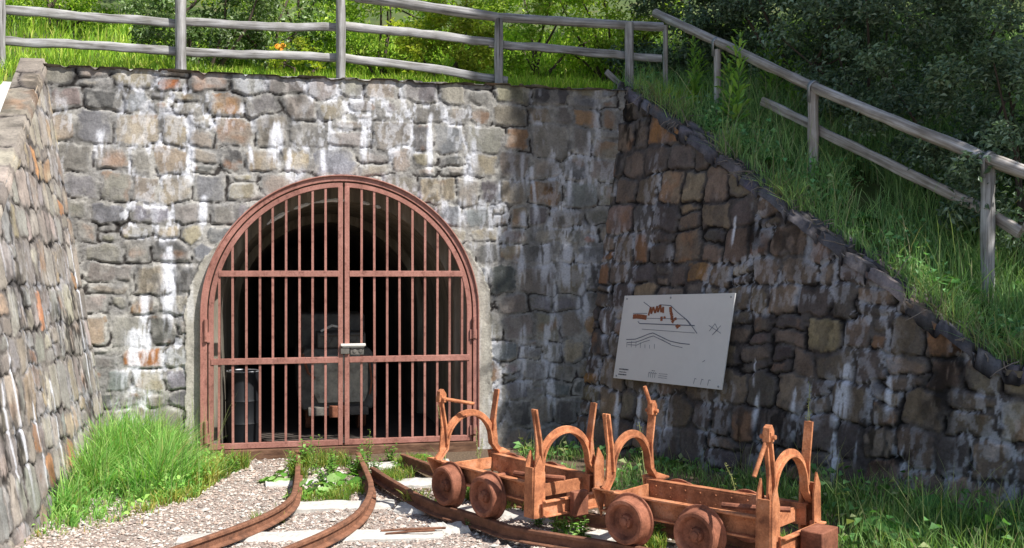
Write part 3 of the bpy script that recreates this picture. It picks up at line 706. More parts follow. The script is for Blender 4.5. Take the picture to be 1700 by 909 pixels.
# ------------------------------------------------------------------ tracks
RAILPROF = [(-.048, 0), (.048, 0), (.048, .010), (.007, .020), (.007, .070), (.025, .076), (.025, .096), (.019, .10), (-.019, .10), (-.025, .096), (-.025, .076), (-.007, .070), (-.007, .020), (-.048, .010)]
def smooth_path(pts, n=60):
    pts = [np.array(p, float) for p in pts]; P = [2 * pts[0] - pts[1]] + pts + [2 * pts[-1] - pts[-2]]
    out = []
    m = max(3, n // (len(pts) - 1))
    for i in range(1, len(P) - 2):
        for k in range(m):
            t = k / m; a, b, c, d = P[i - 1], P[i], P[i + 1], P[i + 2]
            out.append(.5 * ((2 * b) + (c - a) * t + (2 * a - 5 * b + 4 * c - d) * t * t + (3 * b - a - 3 * c + d) * t ** 3))
    out.append(pts[-1]); return out
def rail(name, xy, label, z0=.0, group='rails on the yard'):
    pts = [Vector((p[0], p[1], .033)) for p in smooth_path(xy)]
    mb = MB(); mb.sweep(pts, [(a_ * .80, b_ * .84) for a_, b_ in RAILPROF])
    return tag(mb.build(name, M_RAIL, loc=pts[len(pts) // 2]), label, 'rail', group)
def gp(px, py, h=.1): p = on_ground(px, py, h); return (p.x, p.y)
a = gp(495, 762); b = gp(600, 766)
inn = lambda p, k: (p[0] - NF[0] * k, p[1] - NF[1] * k)
left_xy = [(a[0] - NF[0] * .38, a[1] - NF[1] * .38), a, gp(494, 790), gp(491, 812), gp(484, 828), gp(458, 848), gp(405, 872), gp(300, 909), gp(150, 958), gp(-80, 1030)]
right_xy = [(b[0] - NF[0] * .38, b[1] - NF[1] * .38), b, gp(610, 788), gp(616, 808), gp(611, 830), gp(590, 856), gp(545, 883), gp(480, 911), gp(360, 960), gp(180, 1030)]
rail('track_rail', left_xy, 'rusty curved rail nearest the tall grass, running out of the gate to the lower left')
rail('track_rail', right_xy, 'rusty curved rail bending sharply from the gate towards the lower centre edge')
W1 = np.array(gp(752, 843)); W4 = np.array(gp(1163, 930))
Fd = np.array([.655, .755])
wa = lambda x: (-.555 + .63 * x, 7.06 - .777 * x); wb = lambda x: (.505 + .755 * x, 6.06 - .656 * x)
near = [gp(606, 771), gp(652, 800), wa(.0), wa(.35), wa(.62), wa(.95), wb(.2), wb(.68), wb(1.2), wb(1.9)]
near[0] = gp(618, 778)
rail('track_rail', near, 'dark rusty rail under the near wheels of the wagon frames')
farr = [gp(668, 756)] + [(p[0] + .60 * .777, p[1] + .60 * .63) for p in near[2:6]] + [(p[0] + .60 * .656, p[1] + .60 * .755) for p in near[6:]]
rail('track_rail', farr, 'rusty rail under the far wheels of the wagon frames, starting by the gate')
# sleepers
def sleeper(p0, p1, label, w=.18, h=.075, z=-.032):
    p0 = Vector((p0[0], p0[1], z)); p1 = Vector((p1[0], p1[1], z)); c = (p0 + p1) / 2; d = (p1 - p0); L = d.length; d.normalize(); s = Vector((-d.y, d.x, 0))
    n = 14; mb = MB(); vs = []; rr = random.Random(hash(label) % 999)
    prof = [(-.5, -.4), (-.5, .55), (-.4, .82), (.38, .86), (.5, .6), (.5, -.4)]
    for i in range(n + 1):
        k = 1 if 0 < i < n else .9
        for a, b in prof: vs.append(p0 + d * (L * i / n + rr.uniform(-.01, .01)) + s * (a * w * k * rr.uniform(.9, 1.06)) + Vector((0, 0, b * h * rr.uniform(.82, 1.06))))
    m = len(prof)
    fs = [(i * m + k, (i + 1) * m + k, (i + 1) * m + (k + 1) % m, i * m + (k + 1) % m) for i in range(n) for k in range(m)] + [tuple(range(m)), tuple(range((n + 1) * m - 1, n * m - 1, -1))]
    mb.add(vs, fs); return tag(mb.build('sleeper', M_SLEEPER, loc=c), label, 'sleeper', 'pale sleepers under the tracks')
sleeper(gp(478, 843, 0), gp(655, 838, 0), 'pale sleeper crossing under the curve just below the leafy weeds between the rails')
sleeper(gp(300, 897, 0), gp(735, 889, 0), 'long pale sleeper under both curved rails near the lower edge')
sleeper(gp(440, 806, 0), gp(560, 800, 0), 'pale sleeper half hidden by leaves beside the gate end of the curve', w=.14)
sleeper(gp(612, 775, 0), gp(745, 770, 0), 'pale sleeper in front of the gate right side, closest to the threshold', w=.22)
sleeper(gp(648, 803, 0), gp(800, 800, 0), 'pale sleeper under the rails left of the first wagon wheel', w=.24)
sleeper(gp(660, 845, 0), gp(960, 862, 0), 'pale sleeper under the middle of the first wagon frame', w=.22)
sleeper(gp(712, 884, 0), gp(775, 880, 0), 'short broken pale sleeper lying loose on the gravel with two rods beside it', w=.17, h=.09, z=-.03)
sleeper(gp(905, 905, 0), gp(1160, 868, 0), 'weathered sleeper under the near end of the second wagon frame', w=.18)
for k, (q0, q1, lb) in enumerate([((632, 881), (740, 876), 'thin rusty rod lying farther back on the gravel beside the short broken sleeper'), ((640, 886), (722, 880), 'thin rusty rod lying nearer on the gravel, left of the short broken sleeper')]):
    p = on_ground(*q0, .03); q = on_ground(*q1, .05); mb = MB(); mb.tube([p, (p + q) / 2 + Vector((0, 0, .004)), q], .008, 8)
    tag(mb.build('iron_rod', M_RAIL, loc=(p + q) / 2), lb, 'rod', 'rods on the gravel')

# ------------------------------------------------------------------ wagon underframes
def wagon(P0, e, L, wx, label, wide_end, clasps):
    e = Vector((e[0], e[1], 0)).normalized(); f = Vector((-e.y, e.x, 0)); zz = Vector((0, 0, 1))
    if f.y < 0: f = -f
    P0 = Vector((P0[0], P0[1], 0))
    root = empty('wagon_underframe', P0 + e * L / 2 + f * .3, label, 'mine wagon', 'rusty wagon underframes on the side track')
    W = .60
    pt = lambda x, y, z: P0 + e * x + f * y + zz * (z + .001)
    def bx(mb, x0, x1, y0, y1, z0, z1): mb.box(pt((x0 + x1) / 2, (y0 + y1) / 2, (z0 + z1) / 2), e * (x1 - x0), f * (y1 - y0), zz * (z1 - z0))
    # side beams: channel section
    for sg, y in ((1, .085), (-1, W - .085)):
        mb = MB(); x0, x1 = .0, L - .02
        bx(mb, x0, x1, y - .005, y + .005, .278, .378)
        for q_ in np.arange(.08, L - .05, .105):
            for zq in (.30, .356): c_ = pt(q_, y, zq); mb.tube([c_ - f * .010, c_ + f * .010], .0065, 6)
        y0, y1 = sorted((y - sg * .045, y + sg * .004))
        bx(mb, x0, x1, y0, y1, .378, .390); bx(mb, x0, x1, y0, y1, .268, .279)
        mb.build('side_beam', M_RUST, root, bevel=.002)
    mb = MB(); bx(mb, .02, .032, .10, W - .10, .285, .365); mb.build('cross_beam', M_RUST, root, bevel=.002)
    mb = MB(); bx(mb, L - .09, L - .078, .10, W - .10, .285, .365); mb.build('cross_beam', M_RUST, root, bevel=.002)
    mb = MB(); bx(mb, L + .05, L + .062, .05, W - .05, .20, .30); bx(mb, L + .062, L + .085, .05, W - .05, .288, .30); bx(mb, L + .062, L + .085, .05, W - .05, .20, .212); bx(mb, L + .0, L + .05, .07, .085, .2, .30); bx(mb, L + .0, L + .05, W - .085, W - .07, .2, .30)
    mb.build('end_beam', M_RUST, root, bevel=.003)
    mb = MB()
    if wide_end:
        bx(mb, L + .087, L + .215, W / 2 - .09, W / 2 + .11, .165, .32)
    else: bx(mb, L + .087, L + .135, W / 2 - .06, W / 2 + .06, .185, .34)
    mb.build('buffer_block', M_RUSTD, root, bevel=.008)
    mb = MB(); bx(mb, -.12, .02, W / 2 - .07, W / 2 + .07, .24, .33); mb.build('draw_hook', M_RUSTD, root, bevel=.01)
    # wheels and axles
    wheelprof = [(-.034, .0005), (-.034, .032), (-.028, .038), (-.004, .044), (.0, .066), (-.006, .088), (-.034, .098), (-.044, .104), (-.046, .122), (-.040, .130), (.022, .136), (.028, .140), (.030, .154), (.035, .158), (.042, .155), (.044, .126), (.03, .09), (.03, .0005)]
    for x in wx:
        for y, sg in ((.0, 1), (W, -1)):
            mb = MB(); mb.lathe(pt(x, y, .252), f * sg, wheelprof, 40)
            wh = mb.build('wheel', M_RUSTD, root, angle=28)
            mb = MB(); mb.lathe(pt(x, y, .252), f * sg, [(-.050, .0005), (-.050, .018), (-.046, .024), (-.03, .026)], 16)
            for k in range(4):
                q = k * math.pi / 2 + .5; c_ = pt(x, y, .252) + (e * math.cos(q) + zz * math.sin(q)) * .034 - f * sg * .040
                mb.tube([c_, c_ + f * sg * .02], .006, 6)
            mb.build('hub', M_RUSTD, wh)
        mb = MB(); mb.tube([pt(x, .03, .252), pt(x, W - .03, .252)], .028, 14); mb.build('axle', M_RUSTD, root)
        for y in (.06, W - .06):
            mb = MB(); bx(mb, x - .055, x + .055, y - .02, y + .02, .215, .30); mb.build('axle_box', M_RUSTD, root, bevel=.006)
    # rocker stands: cradle arch with splayed horns
    def stand(x, plated, clasp):
        mb = MB(); c = W / 2; ra = .185; zc = .475; wd = .050
        yA = c - ra; lean = .07
        inner = [(c - ra - .075, .385)] + [(c - ra - .005, zc - .01)] + [(c + ra * math.cos(a), zc + .02 + ra * math.sin(a)) for a in np.linspace(math.pi, 0, 22)][1:-1] + [(c + ra + .005, zc - .01), (c + ra + .075, .385)]
        # flat band, wide along the track
        vs = []; n = len(inner)
        for i, (y, z) in enumerate(inner):
            y0, z0 = inner[max(i - 1, 0)]; y1, z1 = inner[min(i + 1, n - 1)]
            ty, tz = y1 - y0, z1 - z0; l = math.hypot(ty, tz); ny, nz = -tz / l, ty / l
            for dx, dn in ((-wd / 2, 0), (wd / 2, 0), (wd / 2, .013), (.008, .013), (.008, .045), (-.008, .045), (-.008, .013), (-wd / 2, .013)):
                vs.append(pt(x + dx, y + ny * dn, z + nz * dn))
        m = 8
        fs = [(i * m + k, i * m + (k + 1) % m, (i + 1) * m + (k + 1) % m, (i + 1) * m + k) for i in range(n - 1) for k in range(m)] + [tuple(range(m))[::-1], tuple(range((n - 1) * m, n * m))]
        mb.add(vs, fs)
        st = mb.build('cradle_arch', M_RUST, root, bevel=.002, angle=40)
        for sg, y in ((-1, c - ra), (1, c + ra)):
            # horn: T section flat going up and outward
            mb = MB()
            b0 = (y + sg * .008, .500); b1 = (y + sg * .018, .63); b2 = (y + sg * .060, .85)
            for (p, q) in ((b0, b1), (b1, b2)):
                dy, dz = q[0] - p[0], q[1] - p[1]; l = math.hypot(dy, dz); ny, nz = dz / l * .014, -dy / l * .014
                mb.prism([pt(x - .026, p[0], p[1]), pt(x - .026, q[0], q[1]), pt(x - .026, q[0] + sg * ny, q[1] + sg * nz), pt(x - .026, p[0] + sg * ny, p[1] + sg * nz)], e * .052)
            mb.prism([pt(x - .007, b0[0] + sg * .07, .40), pt(x - .007, b0[0], b0[1]), pt(x - .007, b2[0], b2[1]), pt(x - .007, b2[0] + sg * .018, b2[1]), pt(x - .007, y + sg * .055, .62)], e * .014)
            mb.build('horn', M_RUST, root, bevel=.002)
            mb = MB()
            if plated:
                # tall leg plate reaching below the beam, with a pointed inner cheek
                yo = 0.0 if sg < 0 else W
                a0, a1 = yo, yo - sg * .092
                mb.prism([pt(x - .045, a0, .19), pt(x - .045, a1, .19), pt(x - .045, a1 + sg * .01, .50), pt(x - .045, a0 - sg * .05, .60), pt(x - .045, a0 - sg * .01, .52)], e * .012)
                mb.prism([pt(x + .04, a0, .19), pt(x + .04, a1, .19), pt(x + .04, a1, .46), pt(x + .04, a0 - sg * .055, .57), pt(x + .04, a0 - sg * .01, .5)], e * .012)
                bx(mb, x - .033, x + .04, min(a0, a0 - sg * .012), max(a0, a0 - sg * .012), .19, .50)
            else:
                yo = -.03 if sg < 0 else W + .03
                mb.prism([pt(x - .05, yo, .41), pt(x - .05, yo - sg * .13, .415), pt(x - .05, yo - sg * .09, .235)], e * .012)
                mb.prism([pt(x - .038, yo, .41), pt(x + .09, yo - sg * .03, .40), pt(x + .06, yo - sg * .05, .385), pt(x - .038, yo - sg * .12, .39)], zz * .01)
            mb.build('gusset', M_RUST, root, bevel=.0015)
            if clasp and clasp[0] == sg:
                mb = MB(); cy = b2[0] - sg * .005
                cz = .83
                mb.prism([pt(x - .02, cy - .03, cz - .035), pt(x - .02, cy + .03, cz - .04), pt(x - .02, cy + .032, cz + .02), pt(x - .02, cy + .008, cz + .055), pt(x - .02, cy - .022, cz + .04)], e * .04)
                mb.tube([pt(x - .045, cy, cz - .01), pt(x + .045, cy, cz - .01)], .013, 10)
                q = [pt(*((x + clasp[1][i][0]), cy + clasp[1][i][1], cz + clasp[1][i][2])) for i in range(2)]
                mb.tube(q, .013, 8); mb.build('latch', M_RUST, root, bevel=.003)
    stand(.03, False, clasps[0]); stand(L - .02, True, clasps[1])
    mb = MB(); mb.tube([pt(L - .35, .16, .395), pt(L - .15, .2, .40), pt(L, .28, .40)], .016, 8)
    mb.build('tie_rod', M_RUSTD, root)
    return root
A0 = on_ground(722, 785, .33); A1 = on_ground(890, 830, .27)
eA = np.array([.63, -.777])
wagon((-.555, 7.06), eA, 1.06, (.19, .62), 'rusty wagon underframe standing nearer the gate, with four wheels and two cradle arches', False, ((-1, [(0, .0, -.01), (.10, .21, -.055)]), None))
eB = np.array([.755, -.656])
wagon((.505, 6.06), eB, 1.09, (.215, .68), 'rusty wagon underframe farther from the gate, with a block buffer and hanging latch rod', True, ((1, [(0, 0, .0), (-.02, -.055, .145)]), (-1, [(0, 0, .0), (-.03, -.10, -.21)])))

# ------------------------------------------------------------------ information board
def board():
    nR = Vector((RN[0], RN[1], 0)); up = Vector((-RN[0] * RBAT, -RN[1] * RBAT, 1)).normalized(); al = Vector((RD[0], RD[1], 0)); nrm = al.cross(up); nrm = nrm if nrm.y < 0 else -nrm
    P0 = Vector((RB[0], RB[1], 0)) + nrm * .085
    c = [on_plane(x, y, P0, nrm) for x, y in ((1037, 490.5), (1221, 486), (1198, 647), (1018, 627))]
    ctr = (c[0] + c[1] + c[2] + c[3]) / 4
    root = empty('information_board', ctr - up * .4, 'white enamel board with a brown mine plan, fixed crookedly on the shaded wall', 'sign board')
    m = flat_mat('board_white', (216, 214, 210), .35, 0, .05, 3)
    mb = MB(); mb.prism(c, -nrm * .012); mb.build('panel', m, root, bevel=.002)
    def q(a, b, o=.0022): return c[0] * (1 - a) * b + c[1] * a * b + c[2] * a * (1 - b) + c[3] * (1 - a) * (1 - b) + nrm * o
    def line(mb, pts, w):
        for (a0, b0), (a1, b1) in zip(pts[:-1], pts[1:]):
            p, r = q(a0, b0), q(a1, b1); d = (r - p); 
            if d.length < 1e-5: continue
            s = d.cross(nrm).normalized() * max(w, .0035) * .62
            mb.add([p - s, r - s, r + s, p + s], [(0, 1, 2, 3)])
    mk = flat_mat('ink_grey', (92, 98, 112), .6); mkd = flat_mat('ink_dark', (60, 62, 70), .6); mbn = flat_mat('ink_brown', (146, 84, 52), .6)
    mb = MB()
    line(mb, [(.19, .665), (.70, .655)], .007); line(mb, [(.19, .665), (.17, .69)], .006); line(mb, [(.11, .785), (.25, .785)], .004); line(mb, [(.11, .73), (.62, .725)], .004)
    line(mb, [(.20, .92), (.27, .86)], .005); line(mb, [(.36, .885), (.46, .875), (.53, .80), (.64, .70), (.73, .57)], .006); line(mb, [(.36, .885), (.34, .86)], .005)
    line(mb, [(.22, .60), (.71, .575)], .003); line(mb, [(.48, .80), (.50, .68)], .003); line(mb, [(.60, .74), (.66, .66)], .004)
    mt = [(.08, .47), (.17, .48), (.23, .51), (.29, .545), (.33, .56), (.41, .52), (.50, .475), (.60, .455), (.68, .45)]
    line(mb, mt, .006); line(mb, [(a + .01, b - .035) for a, b in mt[:7]], .005); line(mb, [(a + .02, b - .06 - .01 * (i % 2)) for i, (a, b) in enumerate(mt[:4])], .004)
    line(mb, [(.42, .49), (.52, .43), (.62, .41)], .004); line(mb, [(.83, .60), (.87, .68), (.90, .62), (.86, .56), (.92, .66)], .003); line(mb, [(.82, .66), (.93, .58)], .003)
    for k in range(7): line(mb, [(.09 + .045 * k, .44 + .02 * math.sin(k)), (.095 + .045 * k, .38)], .002)
    mb.build('line_drawing', mk, root)
    zz_ = [(.265, .76), (.275, .86), (.29, .78), (.30, .86), (.325, .79), (.335, .87), (.35, .80), (.365, .885), (.38, .80), (.395, .86), (.40, .79)]
    for pts, w_ in (([(.115, .745), (.15, .75), (.2, .745), (.25, .735)], .035), (zz_, .018), ([(.46, .86), (.47, .80), (.485, .76), (.49, .71), (.51, .69)], .028), ([(.39, .75), (.395, .70)], .024), ([(.41, .745), (.43, .735)], .015),
                    ([(.51, .72), (.53, .73)], .02), ([(.54, .66), (.555, .62)], .024), ([(.53, .645), (.575, .65)], .016)):
        mb = MB(); line(mb, pts, w_); mb.build('brown_plan', mbn, root)
    rr = random.Random(4)
    def words(a0, a1, b, h, m_):
        mb = MB(); a = a0
        while a < a1:
            w = rr.uniform(.006, .016); line(mb, [(a, b + rr.uniform(-.001, .001)), (min(a + w, a1), b)], h); a += w + .003
        mb.build('caption_line', m_, root)
    words(.05, .145, .115, .009, mkd); words(.055, .125, .082, .006, mkd); words(.05, .13, .052, .009, mkd)
    words(.37, .40, .13, .004, mkd)
    for k in range(3): words(.44, .52, .06 + .022 * k, .003, mk)
    for pts, w_ in [([(.345 + .02 * k, .05), (.345 + .02 * k, .11), (.36 + .02 * k, .10)], .003) for k in range(4)] + [([(.76 + .06 * k, .03), (.765 + .06 * k, .09), (.78 + .06 * k, .085)], .003) for k in range(3)] + [([(.81, .27), (.83, .29)], .004)]:
        mb = MB(); line(mb, pts, w_); mb.build('key_sketch', mk, root)
    for a, b in ((.03, .03), (.97, .03), (.03, .96), (.97, .96), (.45, .965)):
        mb = MB(); mb.lathe(q(a, b, 0), nrm, [(0, .009), (.004, .009), (.006, .006), (.006, .0005)], 10); mb.build('screw', M_STRAP, root)
    for a, b in ((.25, .3), (.75, .3), (.25, .75), (.75, .75)):
        mb = MB(); p = q(a, b, -.012); mb.tube([p, p - nrm * .09], .02, 8); mb.build('wall_peg', M_DARKSTEEL, root)
board()

# ------------------------------------------------------------------ fences
def beam(name, p, q, mat, parent, shape='round', r=.045, h=.1, w=.045, jig=.006):
    """timber whose own X axis runs from p to q"""
    p, q = Vector(p), Vector(q); d = q - p; L = d.length; d.normalize()
    s = d.cross(Vector((0, 0, 1)));
    if s.length < .1: s = Vector((1, 0, 0))
    s.normalize(); u = s.cross(d)
    n = max(4, int(L / .12)); rr = random.Random(int(L * 1e5) + len(name)); mb = MB(); vs = []
    if shape == 'round': prof = [(r * math.cos(a), r * math.sin(a)) for a in np.linspace(0, 2 * math.pi, 13)[:-1]]
    else:
        prof = [(-w / 2, -h / 2 * .85), (-w / 2 * .7, -h / 2), (w / 2 * .7, -h / 2), (w / 2, -h / 2 * .85), (w / 2, h / 2 * .8), (w / 2 * .6, h / 2), (-w / 2 * .6, h / 2), (-w / 2, h / 2 * .8)]
    m = len(prof); oy = oz = 0
    for i in range(n + 1):
        oy += rr.uniform(-jig, jig); oz += rr.uniform(-jig, jig); oy *= .8; oz *= .8; k = 1 + rr.uniform(-.07, .07)
        vs += [(L * i / n, a * k + oy, b * k + oz) for a, b in prof]
    fs = [(i * m + k, i * m + (k + 1) % m, (i + 1) * m + (k + 1) % m, (i + 1) * m + k) for i in range(n) for k in range(m)] + [tuple(range(m))[::-1], tuple(range(n * m, (n + 1) * m))]
    mb.add(vs, fs)
    o = mb.build(name, mat, None, angle=50)
    M = Matrix((d, s, u)).transposed().to_4x4(); M.translation = p - wloc(parent)
    o.parent = parent; o.matrix_local = M
    return o
def fence_top():
    root = empty('timber_fence', hw(0, -.3, HT), 'grey weathered timber rail fence along the top of the wall over the gate', 'fence')
    nrm = (NF[0], NF[1], 0)
    Ppost = hw(0, -.25, 0); Prail = hw(0, -.325, 0)
    posts = [(0, -26, .05), (300, -18, .05), (565.5, -8, .046), (828, 31, .044), (1042, 38, .046)]
    for x, ytop, r in posts:
        t = on_plane(x, ytop, Ppost, nrm); b = Vector((t.x, t.y, HT - .3))
        if x == 1042: b = on_plane(1046, 150, Ppost, nrm); b.z = HT - .3
        beam('post', b, t, M_WOOD, root, r=r, jig=.002)
    rr = lambda x, y: on_plane(x, y, Prail, nrm)
    for a, b in (((-260, -2), (-2, 14)), ((-6, 15), (296, 40)), ((304, 35), (560, 44)), ((570, 42), (826, 70)), ((812, 71), (1098, 98)),
                 ((-260, 52), (-2, 66)), ((-6, 67), (296, 86)), ((304, 86), (560, 97)), ((570, 95), (842, 133))):
        beam('rail', rr(*a), rr(*b), M_WOOD, root, 'plank', h=.080, w=.042, jig=.011)
    Pp = hw(0, -.262, 0); pp = lambda x, y: on_plane(x, y, Pp, nrm)
    for a, b, r in (((-260, -55), (4, -33), .05), ((-4, -33), (304, -22), .05), ((300, -22), (600, -8), .05), ((590, -6), (826, 28), .05), ((824, 28), (1100, 45), .047)):
        beam('top_pole', pp(*a), pp(*b), M_WOOD, root, r=r, jig=.003)
    beam('brace', pp(1006, 118), pp(1042, 150), M_WOOD, root, 'plank', h=.06, w=.03)
fence_top()
RTD = np.array([.517, -.856]); RT0 = np.array([1.143, 10.23]); RTN = np.array([.856, .517])
FB0 = RT0 + RTN * .80
def fence_bank():
    P0 = Vector((FB0[0], FB0[1], 0)); nrm = (RTN[0], RTN[1], 0)
    root = empty('timber_fence', P0 + Vector((RTD[0] * 1.7, RTD[1] * 1.7, 2.5)), 'brown round pole fence descending the shaded grassy bank on the right', 'fence')
    off = lambda k: P0 + Vector((RTN[0] * k, RTN[1] * k, 0))
    for x, yt, yb, r in ((1105, 42, 170, .028), (1191, 82, 210, .036), (1350, 152, 330, .05), (1640, 268, 500, .052), (1990, 400, 640, .05)):
        t = on_plane(x, yt, P0, nrm); b = on_plane(x, yb, P0, nrm); b.x, b.y = t.x, t.y
        beam('post', b, t, M_POLE if x != 1640 else M_WOOD, root, r=r, jig=.002)
    t1 = [on_plane(x, y, P0, nrm) for x, y in ((1088, 24), (1190, 74), (1350, 148), (1640, 268), (2000, 400))]
    for a, b, r in ((0, 2, .047), (2, 3, .05), (3, 4, .052)): beam('top_pole', t1[a] + Vector((0, 0, .02)), t1[b] + Vector((0, 0, .02)), M_POLE, root, r=r, jig=.004)
    Pr = off(.075)
    for a, b in (((1266, 168), (1352, 208)), ((1356, 214), (1632, 348)), ((1640, 352), (1695, 386)), ((1700, 375), (2000, 520))):
        beam('rail', on_plane(*a, Pr, nrm), on_plane(*b, Pr, nrm), M_POLE, root, 'plank', h=.085, w=.05, jig=.004)
    e = Vector((RTD[0], RTD[1], -.52)).normalized()
    n3 = Vector((RTN[0], RTN[1], 0))
    for i, (x, r) in enumerate(((1191, .052), (1350, .056), (1640, .058))):
        c = t1[i + 1] + Vector((0, 0, .02)); u = n3.cross(e).normalized(); u = u if u.z > 0 else -u
        mb = MB(); vs = []
        arc = [c - n3 * r * 1.0 - Vector((0, 0, .14))] + [c + (-n3 * math.cos(a) + u * math.sin(a)) * r for a in np.linspace(0, math.pi, 12)] + [c + n3 * r - Vector((0, 0, .1))]
        for p in arc:
            vs += [p - e * .018, p + e * .018]
        mb.add(vs, [(2 * k, 2 * k + 1, 2 * k + 3, 2 * k + 2) for k in range(len(arc) - 1)])
        o = mb.build('strap', M_STRAP, root); md = o.modifiers.new('solid', 'SOLIDIFY'); md.thickness = .006; md.offset = 1
fence_bank()

# ------------------------------------------------------------------ vegetation generators
def blades(P, H, W, rng, col, lean=.35, bend=1.0, tip=1.25, direction=None):
    n = len(P); a = rng.uniform(0, 2 * np.pi, n) if direction is None else direction
    fa = rng.uniform(0, 2 * np.pi, n)
    ln = np.abs(rng.normal(lean, lean * .6, n))
    side = np.stack([np.cos(fa), np.sin(fa), np.zeros(n)], -1) * W[:, None]
    ld = np.stack([np.cos(a), np.sin(a), np.zeros(n)], -1)
    V = []; C = []
    for t, w in ((0, .8), (.4, 1.0), (.75, .7)):
        c = P + np.array([0, 0, 1]) * (H * (t - .25 * np.minimum(ln, 1.5) * t * t))[:, None] + ld * (H * ln * t ** (1 + bend))[:, None]
        V += [c - side * w * .5, c + side * w * .5]
        C += [col * (.75 + .35 * t)] * 2
    V.append(P + np.array([0, 0, 1]) * (H * (1 - .25 * np.minimum(ln, 1.5)))[:, None] + ld * (H * ln)[:, None]); C.append(col * tip)
    V = np.stack(V, 1).reshape(-1, 3); C = np.clip(np.stack(C, 1).reshape(-1, 3), 0, 1)
    b = (np.arange(n) * 7)[:, None]
    q = np.concatenate([b + np.array([0, 1, 3, 2]), b + np.array([2, 3, 5, 4])]); t = b + np.array([4, 5, 6])
    return V, [q, t], C
def merge(parts):
    V = []; Q = {}; C = []; off = 0
    for v, fs, c in parts:
        V.append(v); C.append(c)
        for f in fs: Q.setdefault(f.shape[1], []).append(f + off)
        off += len(v)
    return np.concatenate(V), [np.concatenate(x) for x in Q.values()], np.concatenate(C)
def mixcol(rng, n, cols, wts=None):
    cols = np.array([lin(c) for c in cols]); k = rng.choice(len(cols), n, p=None if wts is None else np.array(wts) / sum(wts))
    return cols[k] * rng.uniform(.75, 1.25, (n, 1))
def leaves(P, size, rng, col, up=.5, width=.45, outward=None, fold=.18):
    n = len(P)
    nrm = rng.normal(0, 1, (n, 3)); nrm[:, 2] = np.abs(nrm[:, 2]) + up
    if outward is not None: nrm += outward * 1.0
    nrm /= np.linalg.norm(nrm, axis=1)[:, None]
    d = np.cross(nrm, rng.normal(0, 1, (n, 3))); d /= np.linalg.norm(d, axis=1)[:, None]
    s = np.cross(nrm, d)
    sz = size[:, None]
    V = np.stack([P, P + d * sz * .45 + s * sz * width * .5 + nrm * sz * fold, P + d * sz - nrm * sz * .08, P + d * sz * .45 - s * sz * width * .5 + nrm * sz * fold], 1).reshape(-1, 3)
    b = (np.arange(n) * 4)[:, None]
    t = np.concatenate([b + np.array([0, 1, 2]), b + np.array([0, 2, 3])])
    return V, [t], np.repeat(col, 4, 0)

# -- grass (nobody could count it)
SUN_G = [(140, 172, 56), (162, 188, 66), (116, 154, 52), (178, 194, 84), (190, 188, 104)]
def meadow():
    rng = np.random.default_rng(31); n = 62000
    u = rng.uniform(U_L1 - 1.3, U_R1 + .4, n); v = .33 + 5.2 * rng.random(n) ** 1.5
    P = hill(u, v); H = rng.uniform(.07, .24, n) * (.8 + .12 * v); 
    H *= .6 + .9 * fbm(P[:, 0] * 1.5, P[:, 1] * 1.5, 40, 2)
    k = (v > .4) | (rng.random(n) < .5)
    W = rng.uniform(.005, .011, n) * (1 + .25 * v)
    big = fbm(P[:, 0] * .8, P[:, 1] * .8, 44, 3)
    c = mixcol(rng, n, SUN_G, (4, 3, 4, 2, 1)) * (.95 + .5 * big)[:, None]
    V, f, C = blades(P[k], H[k], W[k], rng, c[k], .35)
    tag(mesh_np('meadow_grass', V, f, M_GRASS, None, C), 'sunlit green meadow grass on the slope behind the upper fence', 'grass', kind='stuff')
meadow()
def bank():
    rng = np.random.default_rng(32); n = 60000
    u = rng.uniform(U_R1 - .15, U_R1 + 6.8, n); v = .20 + 5.0 * rng.random(n) ** 1.45
    P = hill(u, v)
    bare = fbm(P[:, 0] * 2.2, P[:, 1] * 2.2, 52, 3)
    k = (rng.random(n) < .42 + .7 * sstep(.3, 1.0, v)) & ((bare > .38) | (v > 1.4))
    P, v = P[k], v[k]; n = len(P)
    H = rng.uniform(.12, .42, n) * (.55 + .6 * sstep(.3, 1.3, v)); W = rng.uniform(.005, .010, n)
    c = mixcol(rng, n, [(134, 170, 108), (156, 190, 120), (114, 150, 94), (170, 198, 134), (186, 182, 142)], (4, 4, 3, 2, .5))
    parts = [blades(P, H, W, rng, c, .38)]
    m = 1500; i = rng.integers(0, n, m)
    parts.append(blades(P[i], rng.uniform(.35, .75, m), np.full(m, .0045), rng, mixcol(rng, m, [(186, 180, 140), (160, 176, 120), (140, 178, 104)]), .35))
    m = 2600; uu = rng.uniform(U_R1, U_R1 + 6, m); Q = hill(uu, rng.uniform(.02, .3, m)); Q[:, 2] += .03
    kq = fbm(uu * 3, uu * 0, 58, 3) > .47; Q = Q[kq]; m = len(Q)
    parts.append(blades(Q, rng.uniform(.12, .34, m), rng.uniform(.005, .009, m), rng, mixcol(rng, m, [(130, 168, 104), (156, 186, 120), (150, 150, 110)]), .8))
    V, f, C = merge(parts)
    tag(mesh_np('bank_grass', V, f, M_GRASS, None, C), 'tall dark green grass on the shaded bank around the pole fence', 'grass', kind='stuff')
bank()
